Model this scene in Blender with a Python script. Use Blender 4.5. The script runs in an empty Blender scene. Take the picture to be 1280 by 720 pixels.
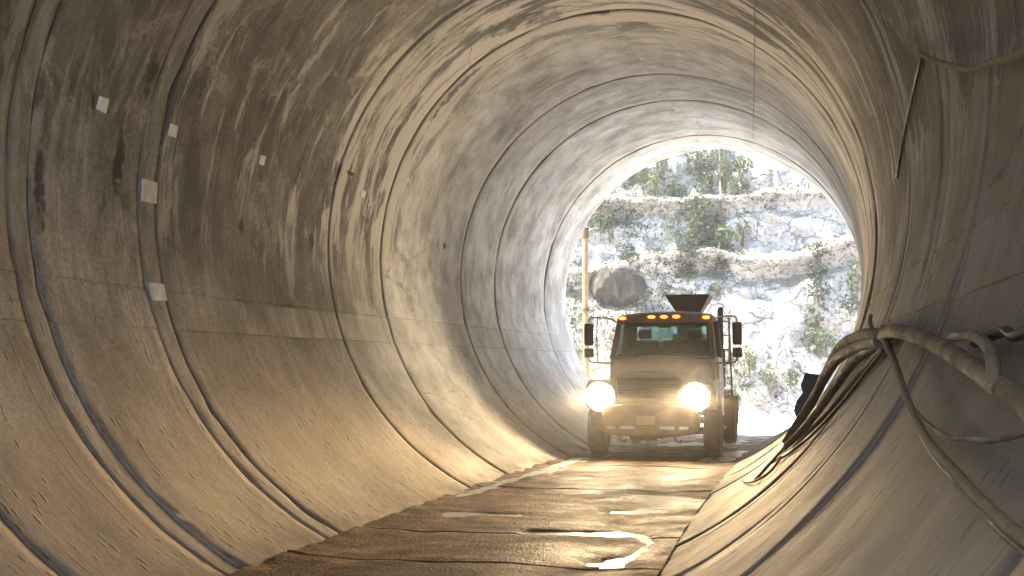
import bpy, bmesh, math, random
from mathutils import Vector, Matrix, noise
PI = math.pi
R = 3.8            # inner radius of the tunnel
ZC = 3.43          # height of its axis above the floor
KC = 0.021 / R     # the tunnel bends gently to the right
rad = math.radians
scene = bpy.context.scene
COL = scene.collection
random.seed(7)

# ------------------------------------------------------------------ helpers
def tun(lat, s, z):
    a = KC * s
    return Vector(((1 - math.cos(a)) / KC + lat * math.cos(a), math.sin(a) / KC - lat * math.sin(a), z))

def wall(s, th, r=R):
    """point at distance s along the tunnel, angle th (deg) from the bottom, right positive"""
    t = rad(th)
    return tun(r * math.sin(t), s, ZC - r * math.cos(t))

def link(name, bm, mat, parent=None, smooth=True, loc=None, bevel=0):
    me = bpy.data.meshes.new(name)
    bm.normal_update()
    if smooth:
        for f in bm.faces:
            f.smooth = True
    if loc is not None:
        bmesh.ops.translate(bm, verts=bm.verts, vec=-Vector(loc))
    bm.to_mesh(me)
    bm.free()
    for m in (mat if isinstance(mat, (list, tuple)) else [mat]):
        me.materials.append(m)
    o = bpy.data.objects.new(name, me)
    COL.objects.link(o)
    if loc is not None:
        o.location = loc
    if parent is not None:
        o.parent = parent
    if bevel:
        md = o.modifiers.new('bevel', 'BEVEL')
        md.width = bevel
        md.segments = 2
        md.limit_method = 'ANGLE'
        md.angle_limit = rad(35)
        md.harden_normals = False
    if smooth:
        try:
            me.set_sharp_from_angle(angle=rad(38))
        except Exception:
            pass
    return o

def empty(name, loc=(0, 0, 0), rz=0.0):
    o = bpy.data.objects.new(name, None)
    COL.objects.link(o)
    o.location = loc
    o.rotation_euler = (0, 0, rz)
    o.empty_display_size = 0.2
    return o

def tag(o, label=None, cat=None, group=None, kind=None):
    if label: o['label'] = label
    if cat: o['category'] = cat
    if group: o['group'] = group
    if kind: o['kind'] = kind
    return o

def copy_tree(o, parent=None):
    c = o.copy()
    COL.objects.link(c)
    if parent is not None:
        c.parent = parent
    for ch in list(o.children):
        copy_tree(ch, c)
    return c

def box(bm, c, d, rot=None):
    m = Matrix.Translation(c)
    if rot is not None:
        m = m @ rot
    m = m @ Matrix.Diagonal((d[0], d[1], d[2], 1))
    return bmesh.ops.create_cube(bm, size=1, matrix=m)['verts']

def catmull(pts, n=8):
    pts = [Vector(p) for p in pts]
    out = []
    for i in range(len(pts) - 1):
        p0 = pts[max(i - 1, 0)]; p1 = pts[i]; p2 = pts[i + 1]; p3 = pts[min(i + 2, len(pts) - 1)]
        for k in range(n):
            t = k / n
            out.append(0.5 * ((2 * p1) + (-p0 + p2) * t + (2 * p0 - 5 * p1 + 4 * p2 - p3) * t * t + (-p0 + 3 * p1 - 3 * p2 + p3) * t ** 3))
    out.append(pts[-1])
    return out

def tube(bm, pts, r, seg=10, smooth=True, n=8, twist=0.0, jitter=0.0):
    P = catmull(pts, n) if smooth else [Vector(p) for p in pts]
    rings = []
    up = Vector((0, 0, 1))
    N = len(P)
    for i, p in enumerate(P):
        t = (P[min(i + 1, N - 1)] - P[max(i - 1, 0)]).normalized()
        if i == 0:
            a = t.orthogonal().normalized()
        else:
            a = (a - t * a.dot(t)).normalized()
        b = t.cross(a)
        rr = r(i / (N - 1)) if callable(r) else r
        ring = []
        for k in range(seg):
            an = 2 * PI * k / seg
            q = rr * (1 + jitter * noise.noise(p * 6 + Vector((k, 0, 0))))
            ring.append(bm.verts.new(p + a * math.cos(an) * q + b * math.sin(an) * q))
        rings.append(ring)
    for i in range(N - 1):
        for k in range(seg):
            bm.faces.new((rings[i][k], rings[i][(k + 1) % seg], rings[i + 1][(k + 1) % seg], rings[i + 1][k]))
    bm.faces.new(list(reversed(rings[0])))
    bm.faces.new(rings[-1])

def lathe(bm, prof, mat=Matrix(), seg=32, close=False):
    """profile of (radius, along) turned about local X"""
    rings = []
    for r_, x in prof:
        rings.append([bm.verts.new(mat @ Vector((x, r_ * math.cos(2 * PI * k / seg), r_ * math.sin(2 * PI * k / seg)))) for k in range(seg)])
    m = len(rings)
    for i in range(m if close else m - 1):
        A, B = rings[i], rings[(i + 1) % m]
        for k in range(seg):
            bm.faces.new((A[k], B[k], B[(k + 1) % seg], A[(k + 1) % seg]))
    if not close:
        if prof[0][0] > 1e-4: bm.faces.new(rings[0])
        if prof[-1][0] > 1e-4: bm.faces.new(list(reversed(rings[-1])))

def prism_x(bm, poly, x0, x1):
    """polygon in (y, z) extruded along x"""
    a = [bm.verts.new((x0, y, z)) for y, z in poly]
    b = [bm.verts.new((x1, y, z)) for y, z in poly]
    n = len(poly)
    for i in range(n):
        bm.faces.new((a[i], a[(i + 1) % n], b[(i + 1) % n], b[i]))
    bm.faces.new(list(reversed(a)))
    bm.faces.new(b)
    bmesh.ops.recalc_face_normals(bm, faces=bm.faces)

def loft(bm, secs, cap=True):
    rings = [[bm.verts.new(p) for p in s] for s in secs]
    n = len(rings[0])
    for A, B in zip(rings, rings[1:]):
        for k in range(n):
            bm.faces.new((A[k], A[(k + 1) % n], B[(k + 1) % n], B[k]))
    if cap:
        bm.faces.new(list(reversed(rings[0])))
        bm.faces.new(rings[-1])
    bmesh.ops.recalc_face_normals(bm, faces=bm.faces)

# ------------------------------------------------------------------ materials
class NT:
    def __init__(s, name):
        s.m = bpy.data.materials.new(name)
        s.m.use_nodes = True
        s.t = s.m.node_tree
        s.n = s.t.nodes
        s.b = s.n['Principled BSDF']
        s.out = s.n['Material Output']
    def new(s, typ, **kw):
        n = s.n.new(typ)
        for k, v in kw.items():
            setattr(n, k, v)
        return n
    def l(s, a, b):
        s.t.links.new(a, b)
    def val(s, sock, v):
        if hasattr(v, 'is_linked') or isinstance(v, bpy.types.NodeSocket):
            s.l(v, sock)
        else:
            sock.default_value = v
    def coord(s, kind='Object'):
        return s.new('ShaderNodeTexCoord').outputs[kind]
    def mapping(s, vec, scale=(1, 1, 1), loc=(0, 0, 0)):
        n = s.new('ShaderNodeMapping')
        s.l(vec, n.inputs['Vector'])
        n.inputs['Scale'].default_value = scale
        n.inputs['Location'].default_value = loc
        return n.outputs[0]
    def noise(s, vec, scale, detail=4, rough=0.55, dist=0.0):
        n = s.new('ShaderNodeTexNoise')
        s.l(vec, n.inputs['Vector'])
        n.inputs['Scale'].default_value = scale
        n.inputs['Detail'].default_value = detail
        n.inputs['Roughness'].default_value = rough
        n.inputs['Distortion'].default_value = dist
        return n.outputs['Fac']
    def voro(s, vec, scale, feature='F1', rnd=1.0):
        n = s.new('ShaderNodeTexVoronoi', feature=feature)
        s.l(vec, n.inputs['Vector'])
        n.inputs['Scale'].default_value = scale
        n.inputs['Randomness'].default_value = rnd
        return n.outputs['Distance']
    def ramp(s, fac, stops):
        n = s.new('ShaderNodeValToRGB')
        s.l(fac, n.inputs[0])
        e = n.color_ramp.elements
        while len(e) < len(stops): e.new(0.5)
        for el, (p, c) in zip(e, stops):
            el.position = p
            el.color = (c, c, c, 1) if isinstance(c, (int, float)) else (*c, 1)
        return n.outputs[0]
    def math(s, op, a, b=0.0, c=None):
        n = s.new('ShaderNodeMath', operation=op)
        s.val(n.inputs[0], a); s.val(n.inputs[1], b)
        if c is not None: s.val(n.inputs[2], c)
        return n.outputs[0]
    def step(s, x, lo, hi, a=0.0, b=1.0):
        n = s.new('ShaderNodeMapRange')
        n.interpolation_type = 'SMOOTHSTEP'
        s.val(n.inputs[0], x)
        for i, v in enumerate((lo, hi, a, b)): n.inputs[i + 1].default_value = v
        return n.outputs[0]
    def mix(s, fac, a, b, mode='MIX'):
        n = s.new('ShaderNodeMix', data_type='RGBA', blend_type=mode)
        s.val(n.inputs[0], fac)
        for i, v in ((6, a), (7, b)):
            s.val(n.inputs[i], (*v, 1) if isinstance(v, tuple) else v)
        return n.outputs[2]
    def bump(s, h, strength=0.3, dist=0.02, nrm=None):
        n = s.new('ShaderNodeBump')
        s.l(h, n.inputs['Height'])
        n.inputs['Strength'].default_value = strength
        n.inputs['Distance'].default_value = dist
        if nrm is not None: s.l(nrm, n.inputs['Normal'])
        return n.outputs[0]
    def set(s, **kw):
        for k, v in kw.items():
            k = k.replace('_', ' ')
            s.val(s.b.inputs[k], (*v, 1) if isinstance(v, tuple) and len(v) == 3 else v)
        return s.m

def plain(name, col, rough=0.6, metal=0.0, var=0.25, scale=6.0, bump=0.0, dirt=None):
    t = NT(name)
    v = t.coord()
    n = t.noise(v, scale, 6)
    lo = tuple(c * (1 - var) for c in col); hi = tuple(min(1, c * (1 + var)) for c in col)
    c = t.ramp(n, [(0.3, lo), (0.7, hi)])
    if dirt:
        d = t.ramp(t.noise(v, scale * 0.35, 8, 0.65), [(0.42, 0.0), (0.62, 1.0)])
        c = t.mix(d, c, dirt)
        t.set(Roughness=t.math('ADD', t.math('MULTIPLY', d, 0.3), rough * 0.85))
    else:
        t.set(Roughness=t.math('ADD', t.math('MULTIPLY', n, 0.2), rough - 0.1))
    t.set(Base_Color=c, Metallic=metal)
    if bump:
        t.set(Normal=t.bump(t.noise(v, scale * 4, 6), bump, 0.01))
    return t.m

SEAMS = [1.2, 3.2, 7.0, 8.52, 10.86, 15.32, 17.3, 21.24, 23.34, 27.0]

def concrete(name, strip=False):
    t = NT(name)
    uv = t.new('ShaderNodeUVMap'); uv.uv_map = 'UVMap'
    uv = uv.outputs[0]
    sep = t.new('ShaderNodeSeparateXYZ'); t.l(uv, sep.inputs[0])
    U, V = sep.outputs[0], sep.outputs[1]
    big = t.noise(uv, 0.34, 8, 0.6, 0.3)
    mid = t.noise(t.mapping(uv, (1, 1, 1), (7, 3, 0)), 1.7, 8, 0.62, 0.2)
    col = t.ramp(big, [(0.36, (0.15, 0.132, 0.116)), (0.5, (0.225, 0.204, 0.183)), (0.64, (0.33, 0.307, 0.28))])
    col = t.mix(0.55, col, t.ramp(mid, [(0.38, 0.30), (0.5, 0.5), (0.62, 0.68)]), 'OVERLAY')
    # runs of water and formwork marks along the hoop
    st = t.noise(t.mapping(uv, (0.45, 4.2, 1)), 1.0, 8, 0.66, 0.35)
    calm = t.step(V, 7.0, 10.5, 0.35, 1.0)
    col = t.mix(t.math('MULTIPLY', calm, 0.45), col, t.ramp(st, [(0.36, 0.30), (0.5, 0.5), (0.64, 0.66)]), 'OVERLAY')
    st2 = t.noise(t.mapping(uv, (0.5, 16, 1), (3, 1, 0)), 1.0, 5, 0.6)
    col = t.mix(t.math('MULTIPLY', calm, 0.32), col, t.ramp(st2, [(0.38, 0.36), (0.5, 0.5), (0.62, 0.60)]), 'OVERLAY')
    absU = t.math('ABSOLUTE', U)
    grit = t.noise(uv, 19, 6, 0.72)
    col = t.mix(0.45, col, t.ramp(grit, [(0.40, 0.26), (0.5, 0.5), (0.60, 0.70)]), 'OVERLAY')
    # rings near the mouth: greyer, with exit daylight painted into the colour; deep ones stay brown
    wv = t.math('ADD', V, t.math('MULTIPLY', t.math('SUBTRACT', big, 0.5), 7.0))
    exit_light = t.math('MULTIPLY', t.step(wv, 13.8, 19.2), t.ramp(mid, [(0.3, 0.55), (0.6, 0.95)]))
    col = t.mix(exit_light, col, t.mix(0.7, (0.66, 0.67, 0.66), t.ramp(mid, [(0.36, 0.30), (0.5, 0.5), (0.62, 0.66)]), 'OVERLAY'))
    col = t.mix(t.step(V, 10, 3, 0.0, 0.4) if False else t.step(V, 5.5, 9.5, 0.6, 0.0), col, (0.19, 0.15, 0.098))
    # thin lines left by the shutter plates along the hoop
    fl = t.math('ABSOLUTE', t.math('SUBTRACT', t.math('FRACT', t.math('ADD', t.math('DIVIDE', V, 0.97), t.math('MULTIPLY', big, 0.05))), 0.5))
    flm = t.math('MULTIPLY', t.step(fl, 0.0, 0.012, 1, 0), t.ramp(t.noise(t.mapping(uv, (0.5, 1, 1), (11, 0, 0)), 1.3, 4), [(0.45, 0.0), (0.6, 0.75)]))
    # distance to the nearest seam
    dmin = None
    for s_ in SEAMS:
        d = t.math('ABSOLUTE', t.math('SUBTRACT', V, s_))
        dmin = d if dmin is None else t.math('MINIMUM', dmin, d)
    near = t.step(dmin, 0.03, 0.6, 1, 0)
    # dark leaks, mostly above the springing and beside seams
    leak = t.noise(t.mapping(uv, (0.55, 1.6, 1), (2, 9, 0)), 1.2, 9, 0.7, 0.6)
    up = t.step(absU, 4.6, 6.6, 0.0, 1.0)
    hot = t.math('MULTIPLY', t.step(t.math('ABSOLUTE', t.math('SUBTRACT', V, 16.9)), 0.5, 2.0, 1, 0), t.step(absU, 5.0, 7.0))
    leak_f = t.math('ADD', leak, t.math('ADD', t.math('MULTIPLY', near, 0.065), t.math('MULTIPLY', hot, 0.085)))
    lm = t.math('MULTIPLY', t.ramp(leak_f, [(0.535, 0.0), (0.575, 0.8), (0.65, 0.95)]), t.math('MULTIPLY', t.math('ADD', t.math('MULTIPLY', up, 0.72), 0.12), t.step(V, 17.4, 19.0, 1.0, 0.38)))
    col = t.mix(lm, col, (0.075, 0.058, 0.045))
    # damp patches with a tide mark
    dp = t.noise(t.mapping(uv, (0.7, 0.8, 1), (13, 17, 0)), 0.55, 9, 0.62, 0.4)
    damp = t.math('MULTIPLY', t.step(dp, 0.50, 0.525), t.math('ADD', t.math('MULTIPLY', t.step(absU, 3.6, 5.6), 0.4), 0.06))
    col = t.mix(damp, col, t.mix(1.0, col, (0.55, 0.50, 0.46), 'MULTIPLY'))
    tide = t.math('MULTIPLY', t.math('MULTIPLY', t.step(t.math('ABSOLUTE', t.math('SUBTRACT', dp, 0.497)), 0.0, 0.010, 1, 0), t.step(absU, 4.6, 6.0)), t.ramp(mid, [(0.42, 0.0), (0.6, 0.6)]))
    col = t.mix(tide, col, (0.48, 0.44, 0.385))
    # lime bloom
    wht = t.noise(t.mapping(uv, (0.5, 2.6, 1), (21, 4, 0)), 1.1, 9, 0.72, 0.5)
    wf = t.math('ADD', wht, t.math('ADD', t.math('MULTIPLY', near, 0.085), t.math('MULTIPLY', hot, 0.085)))
    far = t.step(V, 8, 16, 0.35, 1.0)
    wm = t.math('MULTIPLY', t.math('MULTIPLY', t.ramp(wf, [(0.55, 0.0), (0.61, 0.85)]), far), t.math('ADD', t.math('MULTIPLY', up, 0.8), 0.2))
    col = t.mix(wm, col, (0.62, 0.59, 0.54))
    # paler course between the two construction joints on each side
    band = t.math('MULTIPLY', t.step(absU, 4.56, 4.58), t.step(absU, 4.96, 4.98, 1, 0))
    bm_ = t.math('MULTIPLY', band, t.ramp(t.noise(t.mapping(uv, (0.4, 2.2, 1), (5, 5, 0)), 1, 6, .6), [(0.42, 0.0), (0.66, 0.75)]))
    col = t.mix(t.math('MULTIPLY', bm_, t.step(V, 10, 15)), col, (0.5, 0.46, 0.41))
    # dried mud thrown on the lower wall
    low = t.step(absU, 2.4, 4.5, 1, 0)
    mud = t.math('MULTIPLY', low, t.ramp(t.noise(t.mapping(uv, (0.8, 1.3, 1), (1, 8, 0)), 0.8, 6), [(0.3, 0.35), (0.65, 0.85)]))
    col = t.mix(mud, col, (0.34, 0.285, 0.21))
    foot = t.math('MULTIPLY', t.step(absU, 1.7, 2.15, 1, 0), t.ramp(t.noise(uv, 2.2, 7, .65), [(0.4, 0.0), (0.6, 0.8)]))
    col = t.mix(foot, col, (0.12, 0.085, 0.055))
    # single smudges and sockets: (hoop, along, half sizes, strength)
    sw = t.noise(uv, 5.0, 5, 0.65)
    for cu, cv, ru, rv, k in ((-6.24, 10.16, .34, .10, .9), (-7.18, 10.38, .26, .13, .95), (-5.94, 12.74, .13, .09, .8), (-5.97, 14.80, .16, .12, .7), (-7.11, 15.68, .035, .16, .95), (-5.8, 8.95, .4, .09, .8),
                              (-10.49, 16.72, .5, .28, .8), (-9.0, 17.5, .7, .12, .8), (-11.0, 17.0, .35, .3, .6), (-6.5, 20.2, .08, .09, .95), (-8.2, 16.7, .5, .1, .6), (8.0, 9.4, .3, .12, .7), (7.1, 11.3, .28, .1, .7)):
        du = t.math('DIVIDE', t.math('SUBTRACT', U, cu), ru); dv = t.math('DIVIDE', t.math('SUBTRACT', V, cv), rv)
        dd = t.math('ADD', t.math('ADD', t.math('MULTIPLY', du, du), t.math('MULTIPLY', dv, dv)), t.math('MULTIPLY', t.math('SUBTRACT', sw, 0.5), 4.5))
        col = t.mix(t.math('MULTIPLY', t.step(dd, 0.2, 1.1, 1, 0), k), col, (0.035, 0.027, 0.022))
    # rust runs
    rst = t.ramp(t.noise(t.mapping(uv, (0.3, 3.2, 1), (31, 2, 0)), 0.9, 7, .65), [(0.62, 0.0), (0.74, 0.5)])
    col = t.mix(rst, col, (0.20, 0.105, 0.055))
    # pock marks stretched along the hoop
    vw = t.mapping(uv, (2.6, 8.0, 1))
    vn = t.new('ShaderNodeTexVoronoi'); t.l(vw, vn.inputs['Vector']); vn.inputs['Scale'].default_value = 1.6
    pit = t.math('MULTIPLY', t.step(vn.outputs['Distance'], 0.13, 0.26, 1, 0), t.ramp(t.noise(t.mapping(uv, (1, 1, 1), (3, 31, 0)), 1.6, 6), [(0.45, 0.0), (0.54, 1.0)]))
    pit = t.math('MULTIPLY', pit, t.step(absU, 3.2, 5.2, 1.0, 0.35))
    col = t.mix(t.math('MULTIPLY', pit, 0.75), col, (0.09, 0.07, 0.05))
    col = t.mix(flm, col, (0.09, 0.075, 0.06))
    # hairline cracks
    wob = t.new('ShaderNodeTexNoise'); t.l(uv, wob.inputs['Vector']); wob.inputs['Scale'].default_value = 1.1; wob.inputs['Detail'].default_value = 7
    cr = t.voro(t.mix(0.35, uv, wob.outputs['Color'], 'ADD'), 0.42, 'DISTANCE_TO_EDGE')
    dn = t.noise(uv, 3.0, 5)
    crk = t.math('MULTIPLY', t.step(t.math('ADD', cr, t.math('MULTIPLY', t.math('SUBTRACT', dn, 0.5), 0.05)), 0.0, 0.005, 1, 0), t.ramp(t.noise(t.mapping(uv, (1, 1, 1), (41, 5, 0)), 0.5, 4), [(0.5, 0.0), (0.62, 0.55)]))
    col = t.mix(crk, col, (0.07, 0.055, 0.045))
    # dark rim at the seams
    col = t.mix(t.math('MULTIPLY', t.step(dmin, 0.015, 0.07, 1, 0), 0.5), col, (0.08, 0.065, 0.05))
    if strip:
        col = t.mix(0.35, col, t.ramp(t.noise(t.mapping(uv, (1.4, 3, 1)), 2.2, 8, .7), [(0.35, (0.12, 0.1, 0.085)), (0.65, (0.42, 0.40, 0.36))]))
    fine = t.noise(uv, 26, 5, 0.7)
    h = t.math('ADD', t.math('MULTIPLY', mid, 0.9), t.math('MULTIPLY', fine, 0.16))
    h = t.math('ADD', h, t.math('MULTIPLY', st, 0.55))
    h = t.math('SUBTRACT', h, t.math('MULTIPLY', pit, 0.6))
    h = t.math('SUBTRACT', h, t.math('MULTIPLY', flm, 0.35))
    t.set(Base_Color=col, Normal=t.bump(h, 0.55, 0.03), Roughness=t.math('ADD', t.math('MULTIPLY', lm, -0.25), t.math('ADD', t.math('MULTIPLY', mid, 0.3), 0.62)))
    t.set(Specular_IOR_Level=0.16)
    return t.m

M = {}
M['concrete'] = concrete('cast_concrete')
M['strip'] = concrete('joint_mortar', True)
M['shell'] = plain('rough_shell', (0.045, 0.04, 0.035), 0.9)
M['rubber'] = plain('tyre_rubber', (0.035, 0.028, 0.022), 0.85, var=0.3, bump=0.2, dirt=(0.13, 0.095, 0.06))
M['rim'] = plain('dusty_rim', (0.16, 0.12, 0.085), 0.6, 0.3, dirt=(0.2, 0.15, 0.1))
M['paint'] = plain('dusty_paint', (0.34, 0.285, 0.22), 0.45, 0.0, scale=3, dirt=(0.44, 0.35, 0.245))
M['cab'] = plain('maroon_brown_paint', (0.085, 0.045, 0.035), 0.4, scale=4, dirt=(0.15, 0.10, 0.07))
M['bumper'] = plain('bumper_steel', (0.25, 0.175, 0.095), 0.42, 0.3, dirt=(0.16, 0.11, 0.058))
M['dark'] = plain('black_plastic', (0.022, 0.016, 0.014), 0.55)
M['grille'] = plain('grille_bars', (0.038, 0.026, 0.018), 0.5, 0.3)
M['seat'] = plain('seat_cloth', (0.05, 0.03, 0.026), 0.9)
M['chrome'] = plain('worn_chrome', (0.5, 0.48, 0.45), 0.3, 0.9)
M['steel'] = plain('grey_steel', (0.16, 0.15, 0.145), 0.5, 0.6, dirt=(0.12, 0.09, 0.06))
M['plate'] = plain('plate_metal', (0.36, 0.31, 0.21), 0.5, var=0.15, scale=30)
M['hopper'] = plain('hopper_steel', (0.085, 0.062, 0.056), 0.55, 0.3, dirt=(0.14, 0.1, 0.08))
M['mirror'] = plain('mirror_shell', (0.045, 0.032, 0.034), 0.45)
M['hose'] = plain('canvas_hose', (0.17, 0.132, 0.075), 0.85, var=0.3, scale=14, bump=0.5, dirt=(0.10, 0.078, 0.045))
M['hosedark'] = plain('muddy_hose', (0.07, 0.05, 0.036), 0.75, var=0.3, scale=12, bump=0.5, dirt=(0.12, 0.088, 0.058))
M['rope'] = plain('old_rope', (0.19, 0.145, 0.085), 0.9, var=0.3, scale=20, bump=0.6)
M['cable'] = plain('black_cable', (0.03, 0.025, 0.022), 0.6)
M['wirec'] = plain('grey_wire', (0.12, 0.11, 0.1), 0.6)
M['tagw'] = plain('white_tag', (0.72, 0.70, 0.66), 0.6, var=0.12, scale=25)
M['patch'] = plain('pale_patch', (0.55, 0.54, 0.51), 0.7, var=0.2, scale=12)
M['flap'] = plain('rubber_sheet', (0.045, 0.036, 0.036), 0.7, dirt=(0.08, 0.06, 0.05))
M['ochre'] = plain('ochre_paint', (0.34, 0.215, 0.085), 0.6, var=0.3, scale=5, dirt=(0.22, 0.15, 0.09))
M['rust'] = plain('rusty_iron', (0.12, 0.075, 0.035), 0.8, var=0.4, scale=9, bump=0.3)
M['stone'] = plain('pale_stone', (0.56, 0.55, 0.53), 0.85, var=0.25, scale=3, bump=0.4)

def emit(name, col, strength):
    t = NT(name)
    t.set(Base_Color=col, Emission_Color=col, Emission_Strength=strength, Roughness=0.2)
    return t.m
M['lamp'] = emit('headlight_lens', (1.0, 0.80, 0.50), 48)
M['amber'] = emit('amber_marker', (1.0, 0.20, 0.02), 0.65)

def glass(name, tint, gloss=0.10):
    t = NT(name)
    tr = t.new('ShaderNodeBsdfTransparent'); tr.inputs[0].default_value = (*tint, 1)
    gl = t.new('ShaderNodeBsdfGlossy'); gl.inputs['Roughness'].default_value = 0.04
    lw = t.new('ShaderNodeLayerWeight'); lw.inputs[0].default_value = 0.35
    f = t.math('ADD', t.math('MULTIPLY', lw.outputs['Fresnel'], 0.6), gloss * 0.3)
    mx = t.new('ShaderNodeMixShader')
    t.l(f, mx.inputs[0]); t.l(tr.outputs[0], mx.inputs[1]); t.l(gl.outputs[0], mx.inputs[2])
    t.l(mx.outputs[0], t.out.inputs[0])
    return t.m
M['glass'] = glass('windscreen_glass', (0.78, 0.84, 0.82))
M['rearglass'] = glass('tinted_rear_glass', (0.62, 0.82, 0.80))

def floor_mat():
    t = NT('muddy_wet_floor')
    v = t.coord()
    uv = t.new('ShaderNodeUVMap'); uv.uv_map = 'UVMap'; uv = uv.outputs[0]
    sep = t.new('ShaderNodeSeparateXYZ'); t.l(uv, sep.inputs[0])
    U, V = sep.outputs[0], sep.outputs[1]
    big = t.noise(uv, 0.8, 8, 0.65, 0.5)
    tr = t.noise(t.mapping(uv, (1.1, 1.75, 1), (4, 0, 0)), 1.6, 9, 0.72, 0.35)
    peb = t.voro(uv, 34)
    fine = t.noise(uv, 14, 6, 0.7)
    col = t.ramp(tr, [(0.30, (0.018, 0.009, 0.004)), (0.46, (0.065, 0.033, 0.012)), (0.55, (0.155, 0.08, 0.029)), (0.66, (0.30, 0.17, 0.072))])
    col = t.mix(0.6, col, t.ramp(fine, [(0.40, 0.22), (0.60, 0.75)]), 'OVERLAY')
    col = t.mix(t.ramp(big, [(0.50, 0.0), (0.60, 0.75)]), col, (0.028, 0.018, 0.011))
    # far part: patchy paler tone towards the exit
    pale = t.math('MULTIPLY', t.step(V, 19, 25), t.ramp(t.noise(uv, 1.3, 7, .65), [(0.38, 0.0), (0.55, 0.8)]))
    col = t.mix(pale, col, (0.40, 0.38, 0.35))
    wet = t.ramp(big, [(0.40, 0.0), (0.60, 1.0)])
    rough = t.math('SUBTRACT', 0.85, t.math('MULTIPLY', wet, 0.30))
    col = t.mix(t.ramp(peb, [(0.10, 0.4), (0.28, 0.0)]), col, (0.15, 0.105, 0.065))
    h = t.math('ADD', t.math('MULTIPLY', tr, 1.0), t.math('SUBTRACT', t.math('MULTIPLY', fine, 0.3), t.math('MULTIPLY', peb, 0.35)))
    t.set(Base_Color=col, Roughness=rough, Normal=t.bump(h, 0.75, 0.03), Specular_IOR_Level=0.2)
    return t.m
M['floor'] = floor_mat()

def slurry_mat():
    t = NT('pale_slurry_water')
    v = t.coord()
    n = t.noise(v, 3.5, 7, .65)
    t.set(Base_Color=t.ramp(n, [(0.3, (0.26, 0.235, 0.20)), (0.6, (0.58, 0.56, 0.53))]), Roughness=t.ramp(n, [(0.3, 0.2), (0.7, 0.5)]),
          Normal=t.bump(t.noise(v, 9, 5), 0.15, 0.01), Specular_IOR_Level=0.6)
    return t.m
M['slurry'] = slurry_mat()

def rock_mat():
    t = NT('bleached_rock')
    v = t.coord()
    big = t.noise(v, 0.22, 6, 0.6, 0.3)
    mid = t.noise(v, 1.1, 9, 0.68, 0.4)
    fine = t.noise(v, 7.5, 8, 0.75)
    col = t.ramp(mid, [(0.32, (0.22, 0.21, 0.19)), (0.5, (0.34, 0.328, 0.308)), (0.68, (0.44, 0.428, 0.408))])
    sp = t.ramp(fine, [(0.43, 0.9), (0.49, 0.0)])
    col = t.mix(t.math('MULTIPLY', sp, t.ramp(big, [(0.35, 0.35), (0.6, 1.0)])), col, (0.06, 0.058, 0.045))
    wob = t.new('ShaderNodeTexNoise'); t.l(v, wob.inputs['Vector']); wob.inputs['Scale'].default_value = 1.3; wob.inputs['Detail'].default_value = 6
    ck = t.voro(t.mapping(t.mix(0.5, v, wob.outputs['Color'], 'ADD'), (1, 1, 1.5)), 0.75, 'DISTANCE_TO_EDGE')
    ckm = t.math('MULTIPLY', t.step(ck, 0.0, 0.035, 1, 0), t.ramp(t.noise(v, 0.9, 5), [(0.42, 0.1), (0.55, 0.85)]))
    col = t.mix(ckm, col, (0.075, 0.07, 0.055))
    moss = t.math('MULTIPLY', t.ramp(t.noise(v, 2.4, 8, .7), [(0.46, 0.0), (0.56, 0.8)]), t.ramp(t.noise(t.mapping(v, (1, 1, .5), (9, 2, 5)), 0.25, 4), [(0.45, 0.0), (0.6, 1.0)]))
    col = t.mix(moss, col, (0.13, 0.15, 0.065))
    och = t.math('MULTIPLY', t.ramp(t.noise(t.mapping(v, (1, 1, 1), (3, 7, 1)), 1.6, 6), [(0.58, 0.0), (0.68, 0.5)]), 1.0)
    col = t.mix(och, col, (0.30, 0.23, 0.13))
    # soil and moss gather on the shelves
    gn = t.new('ShaderNodeNewGeometry'); sp3 = t.new('ShaderNodeSeparateXYZ'); t.l(gn.outputs['True Normal'], sp3.inputs[0])
    shelf = t.math('MULTIPLY', t.step(sp3.outputs[2], 0.55, 0.8), t.ramp(fine, [(0.40, 1.0), (0.56, 0.55)]))
    col = t.mix(shelf, col, (0.085, 0.085, 0.042))
    t.set(Base_Color=col, Roughness=0.9, Normal=t.bump(t.math('SUBTRACT', t.math('ADD', mid, t.math('MULTIPLY', fine, 0.4)), t.math('MULTIPLY', ckm, 0.5)), 0.8, 0.12))
    return t.m
M['rock'] = rock_mat()

def gravel_mat():
    t = NT('pale_gravel')
    v = t.coord()
    mid = t.noise(v, 0.8, 8, 0.65)
    vo = t.voro(v, 9)
    col = t.ramp(mid, [(0.35, (0.33, 0.31, 0.28)), (0.6, (0.58, 0.57, 0.555))])
    col = t.mix(0.5, col, t.ramp(vo, [(0.1, 0.62), (0.6, 0.35)]), 'OVERLAY')
    t.set(Base_Color=col, Roughness=0.85, Normal=t.bump(vo, 0.6, 0.04))
    return t.m
M['gravel'] = gravel_mat()

def boulder_mat():
    t = NT('banded_boulder')
    v = t.coord()
    w = t.noise(t.mapping(v, (4.5, 4.5, 1.2)), 1.0, 8, 0.65, 0.8)
    col = t.ramp(w, [(0.40, (0.008, 0.006, 0.004)), (0.5, (0.028, 0.022, 0.014)), (0.60, (0.07, 0.057, 0.038))])
    t.set(Base_Color=col, Roughness=0.9, Normal=t.bump(w, 0.8, 0.08))
    return t.m
M['boulder'] = boulder_mat()

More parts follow.
